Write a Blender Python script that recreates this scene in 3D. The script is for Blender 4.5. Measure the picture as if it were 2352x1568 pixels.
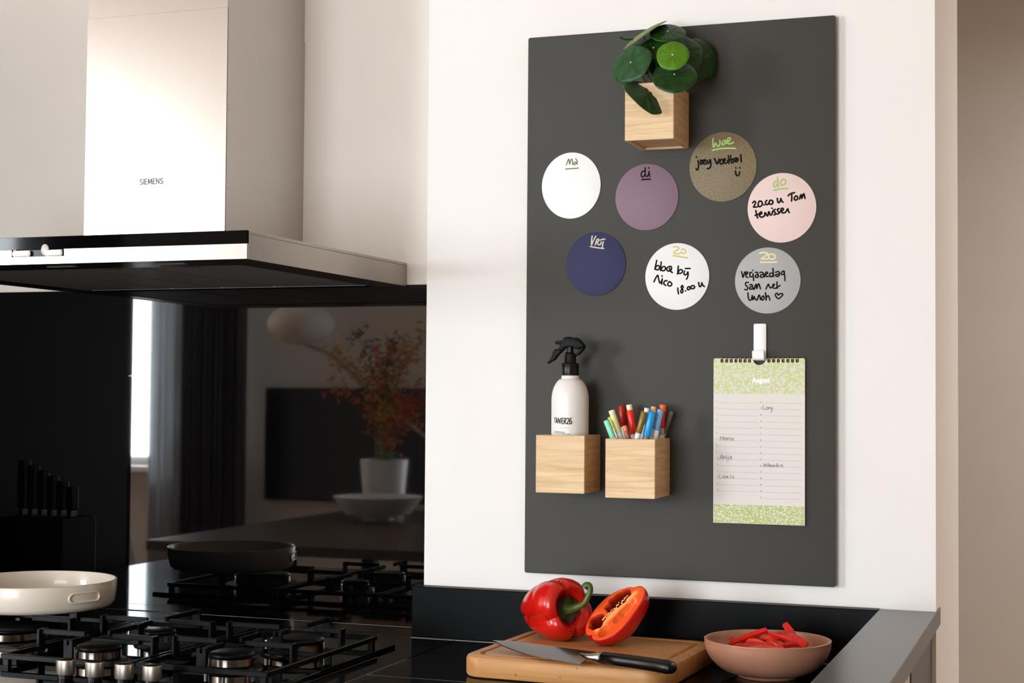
import bpy, bmesh, math, random
from mathutils import Vector, Matrix, Quaternion

S = bpy.context.scene
for o in list(bpy.data.objects):
    bpy.data.objects.remove(o)
COL = S.collection

# ------------------------------------------------------------------ camera
PW, PH, FPX = 2352, 1568, 3600.0
ZO = 1.0408
CAM = Vector((0.9657, -2.7604, 0.3255 + ZO))
YAW, PIT, ROL = 0.3455, 0.0354, 0.0075
_f = Vector((-math.sin(YAW) * math.cos(PIT), math.cos(YAW) * math.cos(PIT), math.sin(PIT)))
_r0 = Vector((math.cos(YAW), math.sin(YAW), 0))
_u0 = _r0.cross(_f)
_r = _r0 * math.cos(ROL) + _u0 * math.sin(ROL)
_u = _u0 * math.cos(ROL) - _r0 * math.sin(ROL)
cd = bpy.data.cameras.new('camera')
cam = bpy.data.objects.new('camera', cd)
COL.objects.link(cam)
cd.sensor_width = 36.0
cd.lens = 36.0 * FPX / PW
cd.clip_start = 0.05
cam.matrix_world = Matrix(((_r.x, _u.x, -_f.x, CAM.x), (_r.y, _u.y, -_f.y, CAM.y), (_r.z, _u.z, -_f.z, CAM.z), (0, 0, 0, 1)))
S.camera = cam

# ------------------------------------------------------------------ light and exposure
S.view_settings.view_transform = 'Standard'
S.view_settings.look = 'None'
S.view_settings.gamma = 1.0
S.view_settings.use_curve_mapping = False
S.view_settings.exposure = -0.58
YBACK = -5.4
w = bpy.data.worlds.new('world')
S.world = w
w.use_nodes = True
w.node_tree.nodes['Background'].inputs[0].default_value = (0.86, 0.93, 1.0, 1)
w.node_tree.nodes['Background'].inputs[1].default_value = 4.0


def area_light(name, loc, rot, sx, sy, power, color):
    l = bpy.data.lights.new(name, 'AREA')
    l.shape = 'RECTANGLE'
    l.size, l.size_y = sx, sy
    l.energy = power
    l.color = color
    o = bpy.data.objects.new(name, l)
    COL.objects.link(o)
    o.location = loc
    o.rotation_euler = rot
    return o


WX0, WX1, WZ0, WZ1 = -6.1, -4.0, 0.93, 2.48      # garden window
area_light('daylight_garden_window', ((WX0 + WX1) / 2, YBACK - 0.22, (WZ0 + WZ1) / 2), (math.radians(90), 0, 0), WX1 - WX0, WZ1 - WZ0, 800, (0.865, 0.945, 1.0))
VX0, VX1, VZ0, VZ1 = -1.9, 0.1, 0.12, 2.35          # glazed garden door, behind the camera
area_light('daylight_garden_door', ((VX0 + VX1) / 2, YBACK - 0.22, (VZ0 + VZ1) / 2), (math.radians(90), 0, 0), VX1 - VX0, VZ1 - VZ0, 285, (0.865, 0.945, 1.0))

area_light('passage_fill_light', (2.0, 1.35, 2.50), (0, 0, 0), 0.3, 0.3, 35, (1.0, 0.95, 0.88))  # added fill, brightens the far right walls; no such source in view


# ------------------------------------------------------------------ pixel rays
def ray(px, py):
    return _f + _r * ((px - PW / 2) / FPX) - _u * ((py - PH / 2) / FPX)


def oy(px, py, Y):
    q = ray(px, py)
    return CAM + q * ((Y - CAM.y) / q.y)


def oz(px, py, Z):
    q = ray(px, py)
    return CAM + q * ((Z - CAM.z) / q.z)


def ox(px, py, X):
    q = ray(px, py)
    return CAM + q * ((X - CAM.x) / q.x)


YB = 0.1046


def mir(px, py, Y):          # a point of the room seen mirrored in the splashback
    p = oy(px, py, YB)
    q = ray(px, py)
    q = Vector((q.x, -q.y, q.z))
    return p + q * ((Y - p.y) / q.y)


# ------------------------------------------------------------------ materials
def lin(c):
    return tuple(((x / 255.0) / 12.92 if x / 255.0 <= 0.04045 else ((x / 255.0 + 0.055) / 1.055) ** 2.4) for x in c) + (1.0,)


def mat(name, rgb, rough=0.5, metal=0.0, spec=0.5, coat=0.0, noise=0.0, nscale=40.0, bump=0.0, bscale=200.0, trans=0.0, sss=0.0, linear=False, aniso=0.0):
    m = bpy.data.materials.new(name)
    m.use_nodes = True
    nt = m.node_tree
    b = nt.nodes['Principled BSDF']
    c = tuple(rgb) + (1.0,) if linear else lin(rgb)
    b.inputs['Base Color'].default_value = c
    b.inputs['Roughness'].default_value = rough
    b.inputs['Metallic'].default_value = metal
    b.inputs['Specular IOR Level'].default_value = spec
    b.inputs['Coat Weight'].default_value = coat
    b.inputs['Transmission Weight'].default_value = trans
    if aniso:
        b.inputs['Anisotropic'].default_value = aniso
    if sss:
        b.inputs['Subsurface Weight'].default_value = sss
        b.inputs['Subsurface Radius'].default_value = (0.012, 0.004, 0.002)
    tc = None
    if noise or bump:
        tc = nt.nodes.new('ShaderNodeTexCoord')
    if noise:
        n = nt.nodes.new('ShaderNodeTexNoise')
        n.inputs['Scale'].default_value = nscale
        n.inputs['Detail'].default_value = 4
        nt.links.new(tc.outputs['Object'], n.inputs['Vector'])
        r = nt.nodes.new('ShaderNodeValToRGB')
        r.color_ramp.elements[0].position = 0.3
        r.color_ramp.elements[1].position = 0.7
        r.color_ramp.elements[0].color = tuple(max(0, x * (1 - noise)) for x in c[:3]) + (1,)
        r.color_ramp.elements[1].color = tuple(min(1, x * (1 + noise)) for x in c[:3]) + (1,)
        nt.links.new(n.outputs['Fac'], r.inputs[0])
        nt.links.new(r.outputs[0], b.inputs['Base Color'])
    if bump:
        n2 = nt.nodes.new('ShaderNodeTexNoise')
        n2.inputs['Scale'].default_value = bscale
        n2.inputs['Detail'].default_value = 3
        nt.links.new(tc.outputs['Object'], n2.inputs['Vector'])
        bp = nt.nodes.new('ShaderNodeBump')
        bp.inputs['Strength'].default_value = bump
        bp.inputs['Distance'].default_value = 0.002
        nt.links.new(n2.outputs['Fac'], bp.inputs['Height'])
        nt.links.new(bp.outputs[0], b.inputs['Normal'])
    return m


def wood(name, light, dark, stretch, scale=1.0, rough=0.55, contrast=(0.35, 0.7), spots=0.0):
    m = bpy.data.materials.new(name)
    m.use_nodes = True
    nt = m.node_tree
    b = nt.nodes['Principled BSDF']
    b.inputs['Roughness'].default_value = rough
    b.inputs['Specular IOR Level'].default_value = 0.35
    tc = nt.nodes.new('ShaderNodeTexCoord')
    mp = nt.nodes.new('ShaderNodeMapping')
    mp.inputs['Scale'].default_value = stretch
    nt.links.new(tc.outputs['Object'], mp.inputs['Vector'])
    n = nt.nodes.new('ShaderNodeTexNoise')
    n.inputs['Scale'].default_value = 1.0 * scale
    n.inputs['Detail'].default_value = 6
    n.inputs['Roughness'].default_value = 0.55
    n.inputs['Distortion'].default_value = 0.6
    nt.links.new(mp.outputs[0], n.inputs['Vector'])
    r = nt.nodes.new('ShaderNodeValToRGB')
    r.color_ramp.elements[0].position = contrast[0]
    r.color_ramp.elements[1].position = contrast[1]
    r.color_ramp.elements[0].color = lin(dark)
    r.color_ramp.elements[1].color = lin(light)
    nt.links.new(n.outputs['Fac'], r.inputs[0])
    out = r.outputs[0]
    if spots:
        v = nt.nodes.new('ShaderNodeTexVoronoi')
        v.inputs['Scale'].default_value = spots
        nt.links.new(tc.outputs['Object'], v.inputs['Vector'])
        r2 = nt.nodes.new('ShaderNodeValToRGB')
        r2.color_ramp.elements[0].position = 0.05
        r2.color_ramp.elements[1].position = 0.13
        nt.links.new(v.outputs['Distance'], r2.inputs[0])
        mx = nt.nodes.new('ShaderNodeMix')
        mx.data_type = 'RGBA'
        mx.inputs[6].default_value = lin(tuple(x * 0.72 for x in dark))
        nt.links.new(r2.outputs[0], mx.inputs[0])
        nt.links.new(out, mx.inputs[7])
        out = mx.outputs[2]
    nt.links.new(out, b.inputs['Base Color'])
    bp = nt.nodes.new('ShaderNodeBump')
    bp.inputs['Strength'].default_value = 0.12
    bp.inputs['Distance'].default_value = 0.001
    nt.links.new(n.outputs['Fac'], bp.inputs['Height'])
    nt.links.new(bp.outputs[0], b.inputs['Normal'])
    return m


M = {}
M['wall'] = mat('wall_paint', (240, 237, 234), 0.85, bump=0.08, bscale=120, noise=0.012, nscale=6)
M['wall_beige'] = mat('wall_paint_beige', (214, 199, 186), 0.85, bump=0.08, bscale=120, noise=0.012, nscale=6)
M['wall_shade_tint'] = mat('wall_paint_shade_tint', (238, 230, 221), 0.85, bump=0.08, bscale=120, noise=0.012, nscale=6)  # same wall paint; the hob wall's warm shade is put into the colour
M['wall_back'] = mat('wall_paint_back', (222, 216, 210), 0.85)
M['ceiling'] = mat('ceiling_paint', (238, 226, 212), 0.9)
M['floor'] = wood('floor_oak', (182, 140, 100), (138, 102, 70), (0.8, 9, 9), 2.0, 0.45)
M['black_glass'] = mat('black_glass', (3, 3, 4), 0.025, spec=1.0)
M['hob_glass'] = mat('hob_black_glass', (2, 2, 3), 0.03, spec=0.15)
M['hood_glass'] = mat('hood_black_glass', (3, 3, 4), 0.05, spec=0.12)
M['lip'] = mat('hood_lip_black', (6, 6, 7), 0.3, spec=0.2)
M['stone'] = mat('black_honed_stone', (6, 6, 7), 0.06, spec=0.08, noise=0.35, nscale=160)
M['stone_upstand'] = mat('black_stone_upstand', (3, 3, 4), 0.4, spec=0.08, noise=0.35, nscale=160)
M['stone_ledge'] = mat('black_stone_reflected_grey', (62, 57, 54), 0.3, spec=0.5, noise=0.08, nscale=60)  # black stone; grey reflection of the white wall put into the base colour
M['joint'] = mat('pale_joint', (150, 142, 134), 0.5)
M['steel'] = mat('brushed_steel', (192, 186, 181), 0.25, metal=1.0, noise=0.03, nscale=300)
M['steel_dark'] = mat('brushed_steel_dark', (170, 160, 150), 0.38, metal=1.0)
M['chrome'] = mat('polished_steel', (138, 131, 124), 0.18, metal=1.0)
M['black_plastic'] = mat('black_plastic', (7, 7, 8), 0.32, spec=0.3)
M['black_head'] = mat('black_satin_plastic', (5, 5, 6), 0.5, spec=0.15)
M['knob_steel'] = mat('knob_steel', (206, 196, 184), 0.34, metal=1.0)
M['black_matt'] = mat('black_matt', (6, 6, 7), 0.5, spec=0.2)
M['iron'] = mat('cast_iron', (6, 6, 7), 0.34, spec=0.14, bump=0.04, bscale=500)
M['filter'] = mat('filter_black', (92, 90, 88), 0.6)
M['white_plastic'] = mat('white_plastic', (238, 236, 234), 0.3)
M['cream'] = mat('cream_enamel', (226, 214, 198), 0.35, coat=0.3)
M['board'] = mat('charcoal_board', (64, 63, 59), 0.62, spec=0.3, noise=0.03, nscale=5)
M['pine_x'] = wood('pine_grain_x', (232, 202, 162), (204, 164, 118), (9, 70, 150), 0.8, 0.55, (0.28, 0.62))
M['pine_y'] = wood('pine_grain_y', (226, 192, 148), (196, 154, 108), (70, 9, 150), 0.8, 0.55, (0.28, 0.62))
M['bamboo'] = wood('bamboo', (214, 160, 100), (184, 126, 72), (5, 70, 60), 0.8, 0.42, (0.3, 0.68), spots=46)
M['leaf_dark'] = mat('leaf_dark_green', (22, 58, 14), 0.42, spec=0.3, noise=0.4, nscale=70)
M['leaf_blue'] = mat('leaf_blue_green', (34, 76, 40), 0.42, spec=0.35, noise=0.3, nscale=70)
M['leaf_bright'] = mat('leaf_bright_green', (76, 122, 18), 0.42, spec=0.3, noise=0.2, nscale=70)
M['leaf_pale'] = mat('leaf_underside', (104, 130, 66), 0.5, noise=0.15, nscale=60)
M['stem'] = mat('plant_stem', (96, 130, 52), 0.45)
M['leaf_dot'] = mat('leaf_pale_spot', (214, 226, 200), 0.5)
M['soil'] = mat('potting_soil', (22, 16, 12), 0.95, bump=0.6, bscale=150)
M['red'] = mat('pepper_red_skin', (198, 20, 12), 0.26, spec=0.5, coat=0.25, noise=0.12, nscale=22)
M['red_flesh'] = mat('pepper_cut_flesh', (236, 78, 26), 0.35, noise=0.1, nscale=60)
M['red_in'] = mat('pepper_inner_wall', (150, 26, 8), 0.4, noise=0.12, nscale=50)
M['rib'] = mat('pepper_rib', (250, 168, 88), 0.45, noise=0.08, nscale=90)
M['seed'] = mat('pepper_seed', (252, 222, 158), 0.5)
M['strip'] = mat('pepper_strip_red', (206, 24, 12), 0.28, noise=0.15, nscale=60)
M['strip_flesh'] = mat('pepper_strip_flesh', (226, 70, 48), 0.35, noise=0.15, nscale=60)
M['green_stem'] = mat('pepper_stem_green', (66, 84, 26), 0.4, noise=0.3, nscale=90)
M['green_calyx'] = mat('pepper_calyx_green', (34, 52, 18), 0.45, noise=0.3, nscale=90)
M['green_tip'] = mat('pepper_stem_tip', (150, 160, 84), 0.45)
M['terracotta'] = mat('terracotta_glaze', (186, 132, 106), 0.38, noise=0.07, nscale=30)
M['blade'] = mat('knife_steel', (112, 107, 105), 0.12, metal=1.0)
M['ink_black'] = mat('black_ink', (4, 4, 4), 0.7, spec=0.15)
M['ink_green'] = mat('green_ink', (168, 206, 110), 0.6)
M['ink_olive'] = mat('olive_ink', (88, 88, 50), 0.6)
M['ink_green2'] = mat('soft_green_ink', (164, 184, 112), 0.6)
M['ink_yellow'] = mat('yellow_ink', (206, 196, 110), 0.6)
M['ink_pale'] = mat('pale_yellow_ink', (224, 218, 168), 0.6)
M['ink_cream'] = mat('cream_ink', (216, 210, 190), 0.6)
M['ink_grey'] = mat('grey_pencil', (112, 106, 102), 0.7)
M['line_grey'] = mat('line_print', (186, 180, 172), 0.8)
M['paper'] = mat('paper', (226, 222, 217), 0.85)
M['card'] = mat('brown_card', (112, 92, 78), 0.85)
M['ring_brass'] = mat('brass_wire', (196, 168, 104), 0.3, metal=1.0)
M['logo_grey'] = mat('logo_grey', (70, 70, 72), 0.6, spec=0.2)
M['print_white'] = mat('white_print', (250, 250, 248), 0.6)


def disc_mat(name, rgb, rough=0.5, flake=0.0, metal=0.0):
    m = mat(name, rgb, rough, metal=metal, noise=0.02, nscale=30)
    if flake:
        nt = m.node_tree
        b = nt.nodes['Principled BSDF']
        tc = nt.nodes.new('ShaderNodeTexCoord')
        v = nt.nodes.new('ShaderNodeTexNoise')
        v.inputs['Scale'].default_value = 520
        v.inputs['Detail'].default_value = 2
        nt.links.new(tc.outputs['Object'], v.inputs['Vector'])
        r = nt.nodes.new('ShaderNodeValToRGB')
        c = lin(rgb)
        r.color_ramp.elements[0].position = 0.42
        r.color_ramp.elements[1].position = 0.72
        r.color_ramp.elements[0].color = tuple(x * (1 - flake * 0.4) for x in c[:3]) + (1,)
        r.color_ramp.elements[1].color = tuple(min(1, x * (1 + flake)) for x in c[:3]) + (1,)
        nt.links.new(v.outputs['Fac'], r.inputs[0])
        nt.links.new(r.outputs[0], b.inputs['Base Color'])
    return m


def floral_mat(name, green, pale, scale, lo=0.74):
    m = bpy.data.materials.new(name)
    m.use_nodes = True
    nt = m.node_tree
    b = nt.nodes['Principled BSDF']
    b.inputs['Roughness'].default_value = 0.85
    tc = nt.nodes.new('ShaderNodeTexCoord')
    v = nt.nodes.new('ShaderNodeTexVoronoi')
    v.feature = 'SMOOTH_F1'
    v.inputs['Scale'].default_value = scale
    n = nt.nodes.new('ShaderNodeTexNoise')
    n.inputs['Scale'].default_value = scale * 2.4
    n.inputs['Detail'].default_value = 2
    nt.links.new(tc.outputs['Object'], v.inputs['Vector'])
    nt.links.new(tc.outputs['Object'], n.inputs['Vector'])
    a = nt.nodes.new('ShaderNodeMath')
    a.operation = 'MULTIPLY_ADD'
    a.inputs[1].default_value = 0.9
    nt.links.new(n.outputs['Fac'], a.inputs[0])
    nt.links.new(v.outputs['Distance'], a.inputs[2])
    r = nt.nodes.new('ShaderNodeValToRGB')
    r.color_ramp.elements[0].position = lo
    r.color_ramp.elements[1].position = lo + 0.11
    r.color_ramp.elements[0].color = lin(pale)
    r.color_ramp.elements[1].color = lin(green)
    nt.links.new(a.outputs[0], r.inputs[0])
    nt.links.new(r.outputs[0], b.inputs['Base Color'])
    return m


M['floral'] = floral_mat('green_floral_print', (204, 212, 150), (222, 220, 210), 260, 0.81)
M['floral_dense'] = floral_mat('green_floral_print_dense', (186, 198, 126), (230, 228, 220), 330)

# ------------------------------------------------------------------ object helpers
ORG = {}


def set_props(o, label=None, cat=None, group=None, kind=None):
    if label:
        o['label'] = label
    if cat:
        o['category'] = cat
    if group:
        o['group'] = group
    if kind:
        o['kind'] = kind


def root(name, label, cat, loc, group=None, rot=None):
    o = bpy.data.objects.new(name, None)
    COL.objects.link(o)
    o.empty_display_size = 0.02
    o.location = loc
    if rot is not None:
        if isinstance(rot, Quaternion):
            o.rotation_mode = 'QUATERNION'
            o.rotation_quaternion = rot
        else:
            o.rotation_euler = rot
    ORG[o.name] = Vector(loc)
    set_props(o, label, cat, group)
    return o


def mesh(name, V, F, m, parent=None, smooth=False, local=False, base=None, mats=None, fm=None, **props):
    me = bpy.data.meshes.new(name)
    org = Vector((0, 0, 0))
    if parent is not None:
        org = ORG[parent.name]
    elif base is not None:
        org = Vector(base)
    if local:
        VV = [tuple(v) for v in V]
    else:
        VV = [(v[0] - org.x, v[1] - org.y, v[2] - org.z) for v in V]
    me.from_pydata(VV, [], F)
    for mm in (mats or [m]):
        me.materials.append(mm)
    if fm:
        for p, i in zip(me.polygons, fm):
            p.material_index = i
    if smooth or len(F) > 60:
        for p in me.polygons:
            p.use_smooth = True
        if smooth != True:
            me.set_sharp_from_angle(angle=math.radians(32))
    me.update()
    o = bpy.data.objects.new(name, me)
    COL.objects.link(o)
    if parent is not None:
        o.parent = parent
    elif not local:
        o.location = org
    ORG[o.name] = org
    set_props(o, **props)
    return o


def box_vf(x0, x1, y0, y1, z0, z1, bev=0.0, seg=2):
    bm = bmesh.new()
    bmesh.ops.create_cube(bm, size=1)
    for v in bm.verts:
        v.co = Vector(((x0 + x1) / 2 + v.co.x * (x1 - x0), (y0 + y1) / 2 + v.co.y * (y1 - y0), (z0 + z1) / 2 + v.co.z * (z1 - z0)))
    if bev:
        bmesh.ops.bevel(bm, geom=bm.edges[:], offset=bev, segments=seg, affect='EDGES', profile=0.5)
    bm.verts.ensure_lookup_table()
    V = [v.co.copy() for v in bm.verts]
    F = [[v.index for v in f.verts] for f in bm.faces]
    bm.free()
    return V, F


def join(parts):
    V, F = [], []
    for v, f in parts:
        n = len(V)
        V += [Vector(a) for a in v]
        F += [[i + n for i in q] for q in f]
    return V, F


def box(name, x0, x1, y0, y1, z0, z1, m, parent=None, bev=0.0, seg=2, **k):
    V, F = box_vf(x0, x1, y0, y1, z0, z1, bev, seg)
    if parent is None and 'base' not in k:
        k['base'] = ((x0 + x1) / 2, (y0 + y1) / 2, z0)
    return mesh(name, V, F, m, parent, **k)


def lathe_vf(prof, n=48, c=(0, 0, 0), sx=1.0, sy=1.0, cap=True):
    """prof: list of (r, z)"""
    V, F = [], []
    for r, z in prof:
        for i in range(n):
            a = 2 * math.pi * i / n
            V.append(Vector((c[0] + r * sx * math.cos(a), c[1] + r * sy * math.sin(a), c[2] + z)))
    for j in range(len(prof) - 1):
        for i in range(n):
            a, b = j * n + i, j * n + (i + 1) % n
            F.append([a, b, b + n, a + n])
    if cap:
        if prof[0][0] > 1e-6:
            F.append(list(range(n - 1, -1, -1)))
        if prof[-1][0] > 1e-6:
            k = (len(prof) - 1) * n
            F.append([k + i for i in range(n)])
    return V, F


def tube_vf(pts, rad, n=10, cap=True):
    pts = [Vector(p) for p in pts]
    rs = rad if isinstance(rad, (list, tuple)) else [rad] * len(pts)
    V, F = [], []
    t0 = (pts[1] - pts[0]).normalized()
    up = Vector((0, 0, 1)) if abs(t0.z) < 0.9 else Vector((1, 0, 0))
    a = t0.cross(up).normalized()
    for k, p in enumerate(pts):
        if k == 0:
            t = pts[1] - pts[0]
        elif k == len(pts) - 1:
            t = pts[-1] - pts[-2]
        else:
            t = pts[k + 1] - pts[k - 1]
        t = t.normalized()
        a = (a - t * a.dot(t)).normalized()
        b = t.cross(a)
        for i in range(n):
            th = 2 * math.pi * i / n
            V.append(p + (a * math.cos(th) + b * math.sin(th)) * rs[k])
    for k in range(len(pts) - 1):
        for i in range(n):
            q, s = k * n + i, k * n + (i + 1) % n
            F.append([q, s, s + n, q + n])
    if cap:
        F.append(list(range(n - 1, -1, -1)))
        F.append([(len(pts) - 1) * n + i for i in range(n)])
    return V, F


def smooth_pts(pts, k=5, closed=False):
    pts = [Vector(p) for p in pts]
    if len(pts) < 3:
        return pts
    out = []
    n = len(pts)
    for i in range(n if closed else n - 1):
        if closed:
            p0, p1, p2, p3 = pts[(i - 1) % n], pts[i], pts[(i + 1) % n], pts[(i + 2) % n]
        else:
            p0, p1, p2, p3 = pts[max(i - 1, 0)], pts[i], pts[i + 1], pts[min(i + 2, n - 1)]
        for j in range(k):
            t = j / k
            out.append(0.5 * ((2 * p1) + (p2 - p0) * t + (2 * p0 - 5 * p1 + 4 * p2 - p3) * t * t + (3 * p1 - p0 - 3 * p2 + p3) * t ** 3))
    if not closed:
        out.append(pts[-1])
    return out


def prism_vf(poly, ax, depth0, depth1, bev=0.0):
    """poly: list of (a,b); ax: function (a,b,d)->Vector"""
    bm = bmesh.new()
    n = len(poly)
    vs0 = [bm.verts.new(ax(a, b, depth0)) for a, b in poly]
    vs1 = [bm.verts.new(ax(a, b, depth1)) for a, b in poly]
    f0 = bm.faces.new(vs0)
    f1 = bm.faces.new(list(reversed(vs1)))
    for i in range(n):
        bm.faces.new([vs0[i], vs1[i], vs1[(i + 1) % n], vs0[(i + 1) % n]])
    bmesh.ops.recalc_face_normals(bm, faces=bm.faces[:])
    if bev:
        es = [e for e in bm.edges if (e.verts[0] in vs0 and e.verts[1] in vs0) or (e.verts[0] in vs1 and e.verts[1] in vs1)]
        bmesh.ops.bevel(bm, geom=es, offset=bev, segments=2, affect='EDGES', profile=0.5, clamp_overlap=True)
    bmesh.ops.triangulate(bm, faces=[f for f in bm.faces if len(f.verts) > 4])
    bm.verts.index_update()
    V = [v.co.copy() for v in bm.verts]
    F = [[v.index for v in f.verts] for f in bm.faces]
    bm.free()
    return V, F


def ribbon_vf(polys, width, nrm, sm=4):
    """flat ink strokes lying on a surface; nrm: Vector or function(point)->normal"""
    V, F = [], []
    for pi, pl in enumerate(polys):
        pts = smooth_pts(pl, sm)
        if len(pts) == 1:
            pts = [pts[0], pts[0] + Vector((width * 0.15, 0, 0))]
        h = width / 2
        base = len(V)
        nn = nrm
        for k, p in enumerate(pts):
            nv = nn(p) if callable(nn) else nn
            p = p + nv * (0.00004 * (pi % 7) + 0.00003 * k / len(pts))
            if k == 0:
                t = pts[1] - pts[0]
            elif k == len(pts) - 1:
                t = pts[-1] - pts[-2]
            else:
                t = (pts[k + 1] - pts[k - 1])
            if t.length < 1e-9:
                t = Vector((1, 0, 0))
            s = nv.cross(t.normalized()).normalized() * h
            V += [p + s, p - s]
        for k in range(len(pts) - 1):
            a = base + 2 * k
            F.append([a, a + 1, a + 3, a + 2])
        for ei, p in enumerate((pts[0], pts[-1])):
            nv = nn(p) if callable(nn) else nn
            p = p + nv * (0.00004 * (pi % 7) + 0.000008 + 0.000012 * ei + 0.00003 * ei)
            e1 = nv.orthogonal().normalized()
            e2 = nv.cross(e1)
            c = len(V)
            for i in range(10):
                a = 2 * math.pi * i / 10
                V.append(p + (e1 * math.cos(a) + e2 * math.sin(a)) * h)
            F.append([c + i for i in range(10)])
    return V, F


def text_vf(s, size, place, extrude=0.0002, bold=0.0, align='LEFT'):
    """built-in font outline as mesh; place: function (x,y,z)->Vector"""
    cu = bpy.data.curves.new('t', 'FONT')
    cu.body = s
    cu.size = size
    cu.extrude = extrude
    cu.offset = bold
    cu.align_x = align
    cu.resolution_u = 3
    o = bpy.data.objects.new('t', cu)
    COL.objects.link(o)
    dg = bpy.context.evaluated_depsgraph_get()
    me = o.evaluated_get(dg).to_mesh()
    V = [place(v.co.x, v.co.y, v.co.z) for v in me.vertices]
    F = [list(p.vertices) for p in me.polygons]
    o.evaluated_get(dg).to_mesh_clear()
    bpy.data.objects.remove(o)
    bpy.data.curves.remove(cu)
    return V, F


def copy_tree(o, parent=None):
    c = o.copy()
    COL.objects.link(c)
    ORG[c.name] = ORG.get(o.name, Vector((0, 0, 0)))
    if parent is not None:
        c.parent = parent
    for ch in list(o.children):
        copy_tree(ch, c)
    return c


# ================================================================== the setting
ZC = 0.91                         # worktop
CEIL = 2.62
XA0, XA1 = -0.2083, 0.7391        # wall with the memo board
XL, XR, YFAR = -6.3, 3.4, 2.2
box('floor', XL, XR, YBACK, YFAR, -0.05, 0.0, M['floor'], kind='structure')
box('ceiling', XL, XR, YBACK, YFAR, CEIL, CEIL + 0.05, M['ceiling'], kind='structure')
box('wall_front', XA0, XA1, 0.015, 0.56, 0, CEIL, M['wall'], kind='structure')
box('wall_hob', XL, XA0, YB + 0.006, 0.56, 0, CEIL, M['wall_shade_tint'], kind='structure')
box('wall_left', XL - 0.1, XL, YBACK, YFAR, 0, CEIL, M['wall_beige'], kind='structure')
box('wall_right', XR, XR + 0.1, YBACK, YFAR, 0, CEIL, M['wall_beige'], kind='structure')
box('wall_far', XL, XR, YFAR, YFAR + 0.1, 0, CEIL, M['wall'], kind='structure')
# back wall with two window openings
bw = []
for x0, x1, z0, z1 in [(XL, WX0, 0, CEIL), (WX0, WX1, 0, WZ0), (WX0, WX1, WZ1, CEIL), (WX1, VX0, 0, CEIL), (VX0, VX1, 0, VZ0), (VX0, VX1, VZ1, CEIL), (VX1, XR, 0, CEIL)]:
    bw.append(box_vf(x0, x1, YBACK - 0.12, YBACK, z0, z1))
V, F = join(bw)
mesh('wall_back', V, F, M['wall_back'], base=((XL + XR) / 2, YBACK, 0), kind='structure')

gl = bpy.data.materials.new('window_glass')
gl.use_nodes = True
nt = gl.node_tree
for n in list(nt.nodes):
    nt.nodes.remove(n)
out = nt.nodes.new('ShaderNodeOutputMaterial')
mx = nt.nodes.new('ShaderNodeMixShader')
mx.inputs[0].default_value = 0.06
t1 = nt.nodes.new('ShaderNodeBsdfTransparent')
t2 = nt.nodes.new('ShaderNodeBsdfGlossy')
t2.inputs['Roughness'].default_value = 0.02
nt.links.new(t1.outputs[0], mx.inputs[1])
nt.links.new(t2.outputs[0], mx.inputs[2])
nt.links.new(mx.outputs[0], out.inputs[0])
M['glass'] = gl


def window(n, x0, x1, z0, z1):
    r = root('window_%d' % n, None, None, ((x0 + x1) / 2, YBACK - 0.06, z0))
    set_props(r, kind='structure')
    fr = 0.05
    ps = [box_vf(x0, x0 + fr, YBACK - 0.09, YBACK - 0.04, z0, z1), box_vf(x1 - fr, x1, YBACK - 0.09, YBACK - 0.04, z0, z1),
          box_vf(x0 + fr, x1 - fr, YBACK - 0.09, YBACK - 0.04, z0, z0 + fr), box_vf(x0 + fr, x1 - fr, YBACK - 0.09, YBACK - 0.04, z1 - fr, z1),
          box_vf((x0 + x1) / 2 - 0.02, (x0 + x1) / 2 + 0.02, YBACK - 0.09, YBACK - 0.04, z0 + fr, z1 - fr)]
    V, F = join(ps)
    mesh('window_frame', V, F, M['white_plastic'], r)
    for a, b in ((x0 + fr, (x0 + x1) / 2 - 0.02), ((x0 + x1) / 2 + 0.02, x1 - fr)):
        box('pane', a, b, YBACK - 0.067, YBACK - 0.063, z0 + fr, z1 - fr, M['glass'], r)
    box('window_sill', x0 - 0.05, x1 + 0.05, YBACK - 0.03, YBACK + 0.16, z0 - 0.035, z0 - 0.002, M['white_plastic'], r, bev=0.004)


window(1, WX0, WX1, WZ0, WZ1)
window(2, VX0, VX1, VZ0, VZ1)
r = root('added_ceiling_lamp', 'unseen round white ceiling lamp added to light the passage right of the white wall', 'lamp', (2.0, 1.35, 2.52))  # unseen lamp body, added to go with the passage fill
mesh('added_lamp_ring', *lathe_vf([(0.20, 0.0), (0.21, 0.01), (0.21, 0.095), (0.20, 0.0995), (0.0, 0.0995)], 40, (2.0, 1.35, 2.52)), M['white_plastic'], r, smooth=False)


XT = mir(304, 1000, -0.64).x     # right side of the oven tower
# splashback of black glass on the hob wall
box('splashback', XT + 0.001, XA0 - 0.0005, YB, YB + 0.0058, ZC + 0.0005, 0.5476 + ZO, M['black_glass'], bev=0.001, seg=1,
    label='large black glass splashback behind the gas hob, mirroring the room', cat='splashback')

# ================================================================== worktop, upstand, ledge
YFRONT = -0.80
r = root('worktop', 'black stone worktop carrying the gas hob, cutting board and bowl', 'worktop', (-0.8, -0.35, ZC - 0.04))
XW0 = XT + 0.001
XLED0, XLED1, ZLED = 0.6455, 0.7397, -0.0348 + ZO
V, F = join([box_vf(XW0, XA0, YFRONT, YB - 0.0002, ZC - 0.04, ZC, 0.002, 1)])
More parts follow.
